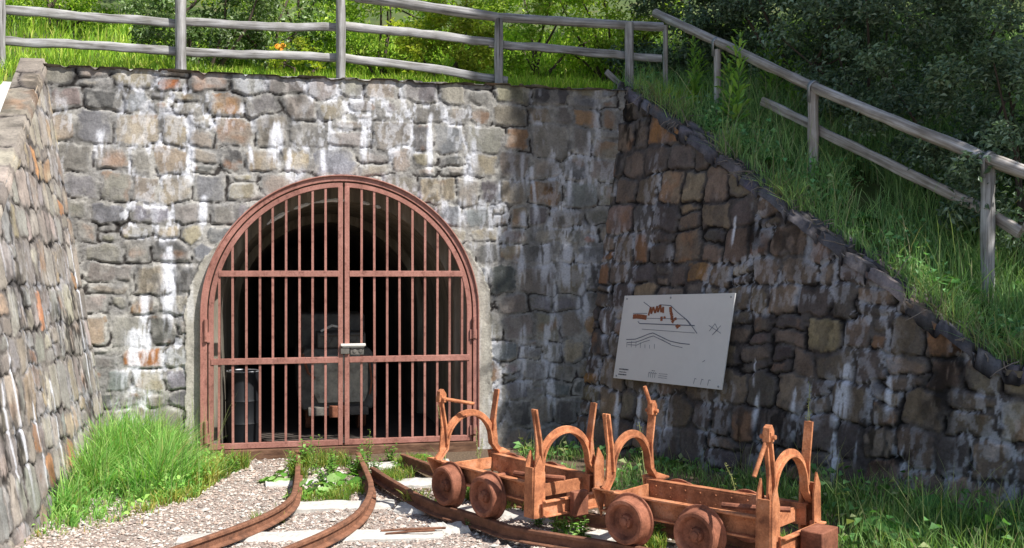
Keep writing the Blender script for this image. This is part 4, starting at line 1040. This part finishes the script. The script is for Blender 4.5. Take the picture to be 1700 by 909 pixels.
def bank_weeds():
    rng = np.random.default_rng(36); n = 17000
    u = rng.uniform(U_R1 - .1, U_R1 + 6.5, n); v = .3 + 3.0 * rng.random(n) ** 1.2
    P = hill(u, v); cl = fbm(P[:, 0] * 2.6, P[:, 1] * 2.6, 55, 3); k = cl > .5
    P = P[k]; n = len(P); P[:, 2] += rng.uniform(.02, .30, n) * rng.random(n)
    c = mixcol(rng, n, [(112, 166, 108), (134, 184, 120), (94, 140, 90), (156, 186, 134)])
    V, f, C = leaves(P, rng.uniform(.025, .075, n), rng, c, 1.0, .75)
    tag(mesh_np('bank_weeds', V, f, M_LEAF, None, C, smooth=False), 'low broad leaved ground cover among the grass on the shaded bank', 'weeds', kind='stuff')
bank_weeds()
def inpoly(x, y, poly):
    ins = np.zeros(len(x), bool); j = len(poly) - 1
    for i in range(len(poly)):
        xi, yi = poly[i]; xj, yj = poly[j]
        ins ^= ((yi > y) != (yj > y)) & (x < (xj - xi) * (y - yi) / (yj - yi + 1e-12) + xi); j = i
    return ins
def wall_grass():
    rng = np.random.default_rng(33); n = 60000
    edge = [gp(x, y, 0) for x, y in ((352, 765), (360, 800), (330, 822), (250, 838), (210, 866), (120, 880), (60, 892), (40, 900))]
    poly = [tuple(LB + LN * .02 + LD * s) for s in (3.0, 2.4, 1.6, .8, .0)] + [tuple(G + D * -1.5 + NF * .03)] + edge
    xs_ = [p[0] for p in poly]; ys_ = [p[1] for p in poly]
    x = rng.uniform(min(xs_), max(xs_), n); y = rng.uniform(min(ys_), max(ys_), n)
    k = inpoly(x + rng.normal(0, .05, n), y + rng.normal(0, .07, n), poly) & (((x - LB[0]) * LN[0] + (y - LB[1]) * LN[1]) > .02) & (((x - G[0]) * NF[0] + (y - G[1]) * NF[1]) > .03)
    x, y = x[k], y[k]; n = len(x)
    de = np.min([np.hypot(x - (a[0] * (1 - t) + b[0] * t), y - (a[1] * (1 - t) + b[1] * t)) for a, b in zip(edge[:-1], edge[1:]) for t in np.linspace(0, 1, 6)], 0)
    clump = fbm(x * 4, y * 4, 61, 3)
    keep = rng.random(n) < .08 + .55 * sstep(.38, .56, clump)
    x, y, de, clump = x[keep], y[keep], de[keep], clump[keep]; n = len(x)
    H = rng.uniform(.06, .26, n) * (.45 + .9 * sstep(0, .5, de)) * (.15 + 1.5 * clump)
    back = sstep(6.9, 8.6, y)
    H *= .75 + .75 * back
    c = mixcol(rng, n, [(124, 176, 84), (148, 194, 100), (104, 156, 74), (176, 206, 120), (184, 182, 118)], (5, 4, 3, 3, 1))
    dry = (rng.random(n) < .75 * sstep(.22, .0, de))[:, None]
    c = np.where(dry, mixcol(rng, n, [(164, 168, 78), (184, 168, 98), (130, 150, 60)]), c)
    P = np.stack([x, y, np.full(n, -.02)], -1); W = rng.uniform(.005, .012, n)
    parts = [blades(P, H, W, rng, c, .5)]
    m = 260; i = rng.integers(0, n, m); hh = rng.uniform(.45, .72, m) * (.6 + .5 * back[i])
    parts.append(blades(P[i], hh, np.full(m, .0035), rng, mixcol(rng, m, [(150, 160, 110), (130, 150, 90)]), .18))
    m = 1500; i = rng.integers(0, n, m); Q = P[i].copy(); Q[:, 2] += rng.uniform(.03, .16, m) * (.5 + clump[i])
    parts.append(leaves(Q, rng.uniform(.02, .06, m), rng, mixcol(rng, m, [(140, 190, 90), (160, 200, 104), (116, 166, 80)]), .8, .6))
    V, f, C = merge(parts)
    tag(mesh_np('tall_grass', V, f, M_GRASS, None, C), 'bright green tall grass growing against the left wing wall', 'grass', kind='stuff')
wall_grass()
def yard_grass():
    rng = np.random.default_rng(34); parts = []
    # right side: thick shaded grass between wagons and wall
    n = 46000
    x = rng.uniform(-.3, 5.2, n); y = rng.uniform(4.6, 10.2, n)
    pr, nr = path_base(np.linspace(0, 7, 80), RB, RD, RN, BEND)
    di = np.min([np.hypot(x - a[0], y - a[1]) for a in pr[::2]], 0)
    inw = inpoly(x, y, [tuple(p) for p in pr] + [(6.5, 4), (0.9, 4.9), (1.9, 5.55), (2.1, 5.95), (1.2, 6.75), (.2, 7.75), (-.1, 8.3), (.1, 9.9)])
    dens = sstep(.36, .6, fbm(x * 3, y * 3, 71, 3) + .12 * sstep(1.6, 2.6, x))
    k = inw & (rng.random(n) < dens)
    x, y = x[k], y[k]; n = len(x)
    tall = sstep(1.3, 2.8, x)
    H = rng.uniform(.06, .20, n) * (.7 + 1.3 * tall); W = rng.uniform(.005, .009, n)
    c = mixcol(rng, n, [(110, 146, 80), (128, 166, 92), (92, 126, 70), (144, 172, 104)])
    parts.append(blades(np.stack([x, y, np.full(n, -.02)], -1), H, W, rng, c, .4))
    m = 3200; i = rng.integers(0, n, m); Q = np.stack([x[i] + rng.normal(0, .03, m), y[i] + rng.normal(0, .03, m), rng.uniform(.01, .20, m) * (.5 + tall[i])], -1)
    kk = fbm(Q[:, 0] * 3.5, Q[:, 1] * 3.5, 73, 3) > .48; Q = Q[kk]; m = len(Q)
    parts.append(leaves(Q, rng.uniform(.03, .09, m), rng, mixcol(rng, m, [(108, 158, 92), (128, 174, 104), (92, 134, 78), (150, 160, 110)]), .9, .65))
    m = 500; i = rng.integers(0, n, m)
    parts.append(blades(np.stack([x[i], y[i], np.zeros(m)], -1), rng.uniform(.3, .6, m) * (.5 + .6 * tall[i]), np.full(m, .0035), rng, mixcol(rng, m, [(176, 170, 126), (150, 158, 104)]), .35))
    # sparse tufts in the yard
    tufts = [(395, 778, .10, 260, .16), (432, 872, .05, 110, .11), (465, 865, .03, 50, .09), (520, 825, .2, 420, .07), (560, 828, .1, 200, .08), (650, 800, .10, 260, .12), (690, 838, .09, 200, .13),
             (715, 848, .05, 80, .12), (660, 790, .15, 240, .1), (720, 778, .1, 160, .12), (500, 775, .12, 260, .16), (545, 772, .2, 420, .14), (496, 795, .07, 160, .16), (600, 785, .07, 120, .12), (575, 815, .15, 260, .08), (690, 775, .15, 260, .12), (360, 790, .12, 260, .14),
             (845, 850, .12, 120, .09), (780, 826, .05, 100, .12), (1100, 885, .14, 700, .10), (1240, 905, .25, 900, .11), (1080, 905, .1, 300, .1), (940, 872, .1, 120, .08), (680, 770, .12, 200, .1)]
    for px, py, r, m, h in tufts:
        p = on_ground(px, py); a = rng.uniform(0, 6.28, m); q = r * np.sqrt(rng.random(m))
        P = np.stack([p.x + np.cos(a) * q, p.y + np.sin(a) * q, np.full(m, -.01)], -1)
        c = mixcol(rng, m, [(112, 146, 56), (136, 158, 66), (164, 158, 84), (92, 128, 48)])
        parts.append(blades(P, rng.uniform(.4, 1.25, m) * h, rng.uniform(.004, .008, m), rng, c, .45))
    V, f, C = merge(parts)
    tag(mesh_np('yard_grass', V, f, M_GRASS, None, C), 'low grass in the yard between the wagons and the shaded wall and along the rails', 'grass', kind='stuff')
yard_grass()

# -- shrubs and trees
def crown_mesh(c, rad, n, size, rng, cols, wts, clumps=60, mat=None, parent=None, name='foliage', flat_bottom=.6, box=1.0, width=.5, rpow=.6, trim=None):
    c = np.array(c); rad = np.array(rad)
    d = rng.normal(0, 1, (clumps, 3)); d /= np.linalg.norm(d, axis=1)[:, None]
    if box != 1.0: d = np.sign(d) * np.abs(d) ** box; d /= np.max(np.abs(d), 1)[:, None] ** .6 * np.linalg.norm(d, axis=1)[:, None] ** .4
    d[:, 2] = np.where(d[:, 2] < -flat_bottom, -flat_bottom, d[:, 2])
    rr = rng.uniform(.45, 1.0, clumps) ** rpow
    cc = d * rr[:, None] * rad
    cr = rng.uniform(.16, .32, clumps) * rad.mean()
    k = rng.integers(0, clumps, n)
    o = rng.normal(0, 1, (n, 3)); o /= np.linalg.norm(o, axis=1)[:, None]; o *= (rng.random(n) ** .5)[:, None]
    P = c + cc[k] + o * cr[k][:, None] * np.array([1, 1, .75])
    if trim is not None: ok = trim(P); P = P[ok]; k = k[ok]; n = len(P)
    out = (P - c) / rad
    tint = rng.uniform(.7, 1.25, clumps)
    col = mixcol(rng, n, cols, wts) * tint[k][:, None]
    V, f, C = leaves(P, rng.uniform(.65, 1.35, n) * size, rng, col, .4, width, out * .6)
    return mesh_np(name, V, f, mat or M_LEAF, parent, C, smooth=False), c + cc, cr
def shrub(px, v, hgt, rad, n, size, cols, wts, label, name='shrub', mat=None, cat='shrub', group=None, u=None, seed=1, stems=7):
    rng = np.random.default_rng(seed)
    if u is None:
        us = np.linspace(U_L1 - 3, HLEN, 900); P = hill(us, np.full(900, v)); q = CX + F * P[:, 0] / P[:, 1]
        u = us[np.argmin(np.abs(q - px))]
    b = hill(np.array([u]), np.array([v]))[0]
    root = empty(name, tuple(b), label, cat, group)
    c = b + np.array([0, 0, hgt * .52])
    o, cc, cr = crown_mesh(c, (rad, rad * .8, hgt * .5), n, size, rng, cols, wts, mat=mat, parent=root, clumps=46, flat_bottom=.85)
    mb = MB()
    for k in range(stems):
        tgt = Vector(cc[k]); b0 = Vector(b) + Vector((rng.normal(0, .06), rng.normal(0, .06), -.1))
        mid = b0.lerp(tgt, .5) + Vector((rng.normal(0, .08), rng.normal(0, .08), .12))
        mb.tube([b0, b0.lerp(mid, .5) + Vector((rng.normal(0, .03), 0, .02)), mid, mid.lerp(tgt, .6), tgt], [.022, .018, .014, .009, .004], 6)
    mb.build('stem', M_BARK, root)
    return root
LIT = [(152, 182, 64), (174, 200, 76), (126, 160, 58), (192, 208, 96)]
SIL = [(144, 162, 116), (116, 140, 86), (170, 184, 150), (92, 118, 62)]
YEL = [(176, 190, 60), (198, 204, 78), (146, 168, 54)]
DRK = [(94, 116, 88), (114, 136, 108), (78, 98, 76), (140, 160, 138)]
HB = 'shrubs on the sunlit slope behind the fence'
shrub(345, 1.5, 1.5, .8, 7000, .055, SIL, (2, 3, 1.5, 2), 'silvery leaved bush right of the second fence post over the left of the gate', seed=101, group=HB)
shrub(455, 1.9, 1.9, .9, 7000, .055, SIL, (1.5, 3, 1, 3), 'dark grey green bush with bare twigs behind the fence, between the second and third posts', seed=102, group=HB)
shrub(90, 4.4, 1.3, 1.0, 5200, .055, LIT, (3, 3, 2, 1), 'bright green bush high on the slope at the top left corner', seed=104, group=HB)
shrub(640, 1.7, 1.5, .8, 5200, .055, LIT, (3, 2, 3, 1), 'green bush just right of the third fence post', seed=105, group=HB)
shrub(738, 1.2, 1.0, .6, 5200, .05, YEL, (3, 3, 2), 'yellow green bush under the top pole left of the fourth post', seed=106, group=HB)
shrub(890, 2.4, 1.8, 1.0, 7500, .055, LIT, (3, 3, 2, 2), 'bright leafy bush on the slope right of the fourth fence post', seed=107, group=HB)
shrub(1015, 2.4, 1.9, .95, 7000, .055, LIT, (2, 3, 2, 2), 'sun flecked leafy bush behind the last post of the upper fence', seed=108, group=HB)
shrub(492, .75, .5, .34, 1500, .035, YEL, (2, 3, 2), 'low yellow green plant with orange flowers at the wall top, left of the third post', seed=109, group='low plants at the wall top', name='flowering_plant', cat='plant', stems=5)
shrub(500, 5.0, 2.6, 1.8, 7000, .07, LIT, (2, 2, 3, 1), 'big green bush farthest up the slope above the gate', seed=111, group=HB)
shrub(780, 5.0, 2.6, 1.8, 7000, .07, LIT, (3, 3, 2, 2), 'big bright bush far up the slope above the right of the gate', seed=112, group=HB)
shrub(300, 7.5, 2.2, 1.5, 5000, .07, YEL, (2, 2, 3), 'big yellow green bush far up the slope at the upper left', seed=113, group=HB)
def flowers():
    b = None
    for k, (px, py) in enumerate(((461, 77), (466, 81), (470, 76))):
        p = on_plane(px, py, hw(0, -.7, 0), (NF[0], NF[1], 0)); mb = MB()
        mb.lathe(p, (0, -1, .4), [(0, .0005), (.0, .026), (.008, .03), (.012, .018), (.012, .0005)], 10)
        root = [o for o in bpy.data.objects if o.name.startswith('flowering_plant')][0]
        mb.build('flower', flat_mat('orange_petal', (230, 150, 30), .6), root)
flowers()
DG = 'dark bushes in the shade behind the pole fence'
for i, (px, v, hgt, rad, lb) in enumerate([(1130, 1.9, 1.5, .9, 'dark shaded bush behind the corner where the two fences meet'), (1215, 2.3, 2.2, 1.1, 'tall dark bush above the upper end of the pole fence'), (1340, 1.9, 2.1, 1.0, 'dense dark bush above the middle of the pole fence'),
                                       (1465, 1.9, 2.2, 1.0, 'dark bush left of the grey leaved one in the upper right'), (1585, 1.7, 2.0, .95, 'grey green dark bush in the upper right with bare arching twigs'), (1705, 1.6, 1.9, .95, 'dark bush at the right edge with a few white blossoms'),
                                       (1400, 4.2, 4.0, 2.2, 'large dark tree-like bush farthest back in the upper right'), (1180, 4.6, 4.0, 2.2, 'large dark bush farthest back above the fence corner'), (1620, 4.0, 4.0, 2.2, 'large dark bush farthest back at the right edge')]):
    shrub(px, v, hgt, rad, 9500 if v < 4 else 9000, .055 if v < 4 else .08, DRK, (3, 3, 2, 2 if i in (3, 4, 5) else 1), lb, mat=M_DARKLEAF, seed=130 + i, group=DG)

# shade trees that stand on the bank to the right of the view
def shade_tree(base, c, rad, n, label, seed, size=.17, trim=None):
    rng = np.random.default_rng(seed)
    root = empty('bank_tree', base, label, 'tree', 'trees shading the bank')
    o, cc, cr = crown_mesh(c, rad, n, size, rng, DRK, (3, 3, 2, 1), clumps=300, mat=M_DARKLEAF, parent=root, name='crown', flat_bottom=.95, box=.6, width=.7, rpow=.35, trim=trim)
    mb = MB(); b = Vector(base); t = Vector(c)
    mb.tube([b - Vector((0, 0, .3)), b.lerp(t, .35) + Vector((.05, .03, 0)), b.lerp(t, .7), t], [.2, .16, .11, .05], 10)
    for k in range(10):
        s = b.lerp(t, rng.uniform(.35, .9)); q = Vector(cc[k]); mb.tube([s, s.lerp(q, .5) + Vector((0, 0, .15)), q], [.06, .04, .012], 6)
    mb.build('trunk', M_BARK, root)
SD = np.array([.8, -.6]); SO = np.array([.6, .8])
def ao(a, o): p = np.array([0, 10.]) + SD * a + SO * o; return p
cut = lambda P: (.6 * P[:, 0] + .8 * (P[:, 1] - 10)) > .0 + .05 * np.sin(P[:, 2] * 5)
p = ao(5.6, 1.05); shade_tree((p[0] + .5, p[1] - .3, 2.0), (p[0], p[1], 9.2), (1.75, 1.1, 3.4), 30000, 'tall narrow leafy tree on the bank beyond the right edge', 201, trim=cut)
p = ao(5.9, 2.9); shade_tree((p[0], p[1], 2.6), (p[0], p[1], 7.4), (1.7, 1.5, 2.5), 15000, 'broad leafy tree higher on the bank beyond the right edge', 203)
p = ao(9.0, .15); shade_tree((p[0], p[1], .6), (p[0], p[1], 6.3), (1.5, 1.5, 2.4), 7000, 'smaller leafy tree beyond the right edge near the foot of the bank', 202)

# -- herbs
def herb_round(name, n_leaf, rad, lsz, hgt, cols, seed):
    """rosette of broad round leaves on stalks"""
    rng = np.random.default_rng(seed); root = empty(name, (0, 0, 0), None, None)
    V = []; Fc = []; C = []; mb = MB()
    for k in range(n_leaf):
        a = rng.uniform(0, 6.28); r = rad * math.sqrt(rng.random()); z = hgt * rng.uniform(.35, 1) * (1.1 - .5 * r / rad); s = lsz * rng.uniform(.6, 1.2)
        c = np.array([r * math.cos(a), r * math.sin(a), z]); nrm = np.array([.35 * math.cos(a) + rng.normal(0, .2), .35 * math.sin(a) + rng.normal(0, .2), 1.]); nrm /= np.linalg.norm(nrm)
        x = np.cross(nrm, [math.sin(a), -math.cos(a), .1]); x /= np.linalg.norm(x); y = np.cross(nrm, x)
        b = len(V); V.append(c - nrm * s * .12); m = 11
        for q in range(m):
            t = 2 * math.pi * q / m; rr = s * (1 + .10 * math.cos(5 * t) - .45 * max(0, math.cos(t + math.pi)) ** 6)
            V.append(c + x * rr * math.cos(t) + y * rr * math.sin(t) + nrm * s * (.10 * math.sin(3 * t + k)))
        for q in range(m): Fc.append((b, b + 1 + q, b + 1 + (q + 1) % m))
        cl = mixcol(rng, 1, cols)[0]; C += [cl * 1.1] + [cl * rng.uniform(.85, 1.1) for _ in range(m)]
        mb.tube([(rng.normal(0, .01), rng.normal(0, .01), -.02), (c[0] * .6, c[1] * .6, z * .7), tuple(c)], [.003, .0025, .002], 5)
    mesh_np('leaves', np.array(V), [np.array(Fc)], M_LEAF, root, np.array(C)); mb.build('stalks', M_STEM, root); return root
def herb_stem(name, n_stem, hgt, spread, lsz, width, pairs, cols, seed, upleaf=.6):
    """upright stems set with leaves"""
    rng = np.random.default_rng(seed); root = empty(name, (0, 0, 0), None, None); mb = MB(); V = []; Fc = []; C = []
    for k in range(n_stem):
        a = rng.uniform(0, 6.28); h = hgt * rng.uniform(.6, 1.05); dx, dy = spread * math.cos(a) * rng.random(), spread * math.sin(a) * rng.random()
        b0 = np.array([dx * .3, dy * .3, -.02]); t0 = np.array([dx, dy, h])
        pts = [b0 + (t0 - b0) * t + np.array([0, 0, 0]) + np.array([dx, dy, 0]) * .3 * (t * t - t) for t in (0, .3, .6, 1)]
        mb.tube([tuple(p) for p in pts], [.005, .004, .003, .0015], 5)
        for i in range(pairs):
            t = .15 + .85 * (i + rng.random() * .6) / pairs; p = b0 + (t0 - b0) * t; an = i * 2.4 + rng.uniform(-.4, .4)
            el = upleaf + rng.normal(0, .15); s = lsz * (1.15 - .55 * t) * rng.uniform(.75, 1.2)
            d = np.array([math.cos(an) * math.cos(el), math.sin(an) * math.cos(el), math.sin(el)]); sd = np.array([-math.sin(an), math.cos(an), 0]); up = np.cross(d, sd) * -1
            b = len(V); w = width * s
            V += [p, p + d * s * .35 + sd * w * .5 + up * s * .05, p + d * s * .7 + sd * w * .42, p + d * s - np.array([0, 0, s * .18]), p + d * s * .7 - sd * w * .42, p + d * s * .35 - sd * w * .5 + up * s * .05]
            Fc += [(b, b + 1, b + 2), (b, b + 2, b + 3), (b, b + 3, b + 4), (b, b + 4, b + 5)]
            C += [mixcol(rng, 1, cols)[0]] * 6
    mesh_np('leaves', np.array(V), [np.array(Fc)], M_LEAF, root, np.array(C)); mb.build('stalks', M_STEM, root); return root
def place(proto, used, loc, label, cat, group, rz, sc):
    """first use moves the plant itself, later ones copy it and its parts"""
    if id(proto) not in used: used.add(id(proto)); r = proto
    else:
        r = proto.copy(); COL.objects.link(r)
        for ch in list(proto.children): c = ch.copy(); COL.objects.link(c); c.parent = r
    r.location = loc; r.rotation_euler = (0, 0, rz); r.scale = (sc,) * 3
    return tag(r, label, cat, group)
GREEN = [(104, 156, 62), (126, 172, 78), (86, 134, 52), (150, 184, 110)]
SHADEG = [(76, 124, 62), (94, 144, 74), (64, 106, 52)]
used = set()
p_colt = herb_round('broadleaf_weed', 16, .16, .045, .10, GREEN, 1)
p_colt2 = herb_round('broadleaf_weed', 11, .13, .055, .13, SHADEG, 2)
p_weed = herb_stem('leafy_weed', 6, .20, .09, .055, .5, 12, GREEN, 3, .35)
p_weedt = herb_stem('leafy_weed', 3, .42, .06, .05, .4, 15, [(150, 164, 96), (132, 154, 78), (110, 144, 60)], 4, .5)
p_will = herb_stem('willowherb', 3, .95, .14, .19, .19, 34, [(150, 196, 92), (168, 208, 104), (132, 178, 82)], 5, .75)
g = 'broad leaved weeds between the rails'
for (px, py, rz, sc, lb) in [(470, 800, .2, 1.0, 'broad leaved weed left of the left rail below the gate'), (525, 818, 1.2, 1.0, 'broad leaved weed between the rails just above the upper pale sleeper'), (575, 806, 2.2, 1.1, 'broad leaved weed touching the inside of the right curved rail'),
                             (488, 830, 3.0, .6, 'small broad leaved weed beside the bend of the left rail'), (700, 768, 4.0, .9, 'broad leaved weed in front of the right of the gate beside the first wagon'), (345, 782, 2.0, .9, 'broad leaved weed at the left foot of the gate frame'), (672, 775, 5.0, .8, 'broad leaved weed between the two rails right of the gate centre')]:
    place(p_colt, used, on_ground(px, py, -.005), lb, 'weed', g, rz, sc)
g = 'weeds crowding the rails below the gate'
for (px, py, rz, sc, lb) in [(508, 775, .7, 1.25, 'pale leafy weed covering the left rail right below the gate'), (490, 792, 1.9, 1.1, 'leafy weed leaning over the outside of the left rail'), (590, 790, 2.9, 1.0, 'leafy weed inside the right rail, nearest the big round leaves'), (552, 792, 4.2, 1.15, 'leafy weed midway between the rails in front of the gate'), (622, 790, 5.1, .9, 'leafy weed in the gap between the curved rail and the wagon track'), (535, 808, .1, .9, 'leafy weed among the round leaves between the rails')]:
    place(p_weed, used, on_ground(px, py, -.005), lb, 'weed', g, rz, sc)
g = 'leafy weeds in the gravel'
for (px, py, rz, sc, lb) in [(385, 785, .1, .8, 'leafy weed in front of the left gate leaf beside the tall grass'), (600, 772, 1, .9, 'leafy weed at the gate centre where the rails leave the threshold'), (935, 905, 2, 1.1, 'leafy weed in front of the near rail below the gap between the wagons'), (965, 898, 3.3, .95, 'leafy weed next to the first wheel of the second wagon, left of it'),
                             (895, 872, 2.5, .6, 'small leafy weed under the plated end of the first wagon'), (1090, 900, 4.5, .9, 'leafy weed between the two near wheels of the second wagon'), (783, 830, 5.5, .7, 'leafy weed between the two near wheels of the first wagon'), (650, 765, 3.1, .8, 'leafy weed at the foot of the threshold right of the gate centre'),
                             (776, 882, 1.4, .4, 'tiny leafy weed beside the short broken sleeper')]:
    place(p_weed, used, on_ground(px, py, -.005), lb, 'weed', g, rz, sc)
g = 'tall thin weeds by the gate'
for (px, py, rz, sc, lb) in [(520, 790, .3, 1.0, 'tall pale weed before the gate left of its centre'), (612, 768, 1.5, .85, 'tall pale weed before the gate just right of its centre'), (548, 785, 2.5, .6, 'shorter pale weed close to the gate centre'), (462, 870, 4, .45, 'short dry pale weed hugging the left curved rail')]:
    place(p_weedt, used, on_ground(px, py, -.005), lb, 'weed', g, rz, sc)
def bank_at(px, v):
    us = np.linspace(U_R1 - 1, HLEN, 900); P = hill(us, np.full(900, v)); q = CX + F * P[:, 0] / P[:, 1]
    return Vector(P[np.argmin(np.abs(q - px))])
g = 'willowherb on the bank'
for (px, v, rz, sc, lb) in [(1222, .62, 0, 1.05, 'tallest willowherb plant in front of the pole fence near its upper end'), (1285, 1.5, 1, .9, 'willowherb rising behind the pole fence right of the tallest one'), (1322, 1.5, 2, .7, 'small willowherb behind the pole fence, right of its taller neighbour'), (1155, .9, 3, .8, 'willowherb left of the tallest one, under the pole fence'), (1400, 1.6, 4, .5, 'short willowherb behind the pole fence above its lower rail')]:
    place(p_will, used, bank_at(px, v), lb, 'plant', g, rz, sc)
g = 'broad leaved plants on the bank'
for (px, v, rz, sc, lb) in [(1290, .55, .4, .9, 'broad leaved plant on the bank left of the second pole fence post'), (1435, .62, 1.3, 1.0, 'broad leaved plant near the wall top right of the middle fence post'), (1425, .42, 2.4, .7, 'small broad leaved plant at the edge of the sloping coping'), (1560, .45, 3.4, 1.1, 'broad leaved plant at the lower end of the sloping coping'), (1595, .55, 4.6, 1.2, 'bigger broad leaved plant on the bank left of the lowest fence post'), (1210, .5, 5.2, .8, 'broad leaved plant at the foot of the tallest willowherb')]:
    place(p_colt2, used, bank_at(px, v), lb, 'plant', g, rz, sc)
for (px, py, rz, sc, lb) in [(1570, 870, .4, 1.6, 'broad leaved plant in the grass at the lower right, near the wall'), (1480, 900, 1.9, 1.5, 'broad leaved plant in the grass right of the block buffer'), (1665, 890, 3.1, 1.5, 'broad leaved plant in the grass at the lower right corner')]:
    place(p_colt2, used, on_ground(px, py, .02), lb, 'plant', 'broad leaved plants in the yard grass', rz, sc)

# grass stalks that grow up through the wagons
def stalk(px, py, hgt, lean, label, seed):
    rng = np.random.default_rng(seed); b = on_ground(px, py, -.02)
    root = empty('grass_stalk', b, label, 'grass stalk', 'tall grass stalks by the wagons')
    mb = MB(); tops = []
    for k in range(3):
        h = hgt * (1 - .17 * k); d = Vector((lean[0] + rng.normal(0, .05), lean[1] + rng.normal(0, .05), 0)) * h
        pts = [b + Vector((0, 0, h * t)) + d * t * t + Vector((rng.normal(0, .004), 0, 0)) for t in np.linspace(0, 1, 7)]
        mb.tube(pts, [.0035, .0032, .003, .0028, .0025, .002, .0015], 5); tops.append(pts)
    mb.build('stem', flat_mat('straw', (150, 158, 96), .7), root)
    P = []
    for pts in tops:
        for t in np.linspace(.72, 1, 26):
            i = min(int(t * 6), 5); q = pts[i].lerp(pts[i + 1], t * 6 - i); P.append((q.x + rng.normal(0, .006), q.y + rng.normal(0, .006), q.z))
    V, f, C = leaves(np.array(P), rng.uniform(.012, .022, len(P)), rng, mixcol(rng, len(P), [(170, 168, 120), (150, 156, 100)]), .1, .3)
    mesh_np('seed_head', V, f, M_GRASS, root, C, smooth=False)
    Pb = np.repeat(np.array([tuple(b)]), 6, 0); V, f, C = blades(Pb, rng.uniform(.25, .5, 6) * hgt, np.full(6, .006), rng, mixcol(rng, 6, [(110, 140, 60), (130, 154, 74)]), .6)
    mesh_np('blades', V, f, M_GRASS, root, C)
stalk(1335, 900, 1.0, (.03, 0), 'tallest grass stalk, standing before the last wagon arch', 1)
stalk(740, 800, .75, (-.08, 0), 'grass stalk beside the horn of the first wagon arch near the gate', 2)
stalk(1075, 880, .72, (-.18, .1), 'leaning grass stalk growing through the second wagon cradle arch', 3)
stalk(1235, 900, .5, (-.2, 0), 'leaning grass stalk growing over the side beam of the right wagon', 4)
stalk(795, 815, .5, (.0, 0), 'short grass stalk inside the first wagon frame under its arch', 5)

# dry roots hanging over the sloping coping
def roots():
    rng = np.random.default_rng(77); mb = MB()
    for k in range(190):
        s = rng.uniform(.2, 5.2); h = float(r_top(np.array(s)))
        o = rng.uniform(.0, .42); p = r_point(s, h, o); p.z += .06
        pts = [p]; d = Vector((rng.normal(0, 1), rng.normal(0, 1), rng.normal(.1, .3))); d.normalize(); L = rng.uniform(.06, .26)
        if k % 6 == 0: p = r_point(s, h, .0); p.z += .05; pts = [p]; d = Vector((RN[0] * .5, RN[1] * .5, -.6)); L = rng.uniform(.08, .2)
        for i in range(4):
            d = (d + Vector((rng.normal(0, .5), rng.normal(0, .5), rng.normal(-.12, .3)))).normalized(); pts.append(pts[-1] + d * L / 4)
        mb.tube(pts, [.0045, .004, .0035, .003, .0015], 5)
    tag(mb.build('dry_roots', M_TWIG), 'tangle of dry grey roots along the sloping wall top', 'roots', kind='stuff')
roots()

# ------------------------------------------------------------------ light, sky, camera
EL = 52.0; az = math.atan2(.8, -.6)      # clockwise from +Y
sun_dir = Vector((.8 * math.cos(R(EL)), -.6 * math.cos(R(EL)), math.sin(R(EL))))
ld = bpy.data.lights.new('sun', 'SUN'); ld.energy = 5.0; ld.angle = R(.53); ld.color = (1, .965, .91)
lo = bpy.data.objects.new('sun', ld); COL.objects.link(lo); lo.location = sun_dir * 40
lo.rotation_euler = (-sun_dir).to_track_quat('-Z', 'Y').to_euler()
w = bpy.data.worlds.new('World'); scene.world = w; w.use_nodes = True
nt = w.node_tree; bg = nt.nodes['Background']; bg.inputs['Strength'].default_value = .10
sk = nt.nodes.new('ShaderNodeTexSky'); sk.sky_type = 'NISHITA'; sk.sun_disc = False; sk.sun_elevation = R(EL); sk.sun_rotation = az
nt.links.new(sk.outputs[0], bg.inputs[0])
cd = bpy.data.cameras.new('camera'); cd.sensor_width = 36; cd.lens = 36 * F / 1700; cd.clip_end = 2000; cd.clip_start = .05
co = bpy.data.objects.new('camera', cd); COL.objects.link(co); co.location = CAM; co.rotation_euler = (R(90), 0, 0)
scene.camera = co
vs = scene.view_settings; vs.view_transform = 'Standard'; vs.look = 'None'; vs.exposure = .60; vs.gamma = 1; vs.use_curve_mapping = False
scene.cycles.use_denoising = True
scene.cycles.max_bounces = 6; scene.cycles.diffuse_bounces = 3; scene.cycles.transmission_bounces = 4; scene.cycles.transparent_max_bounces = 4
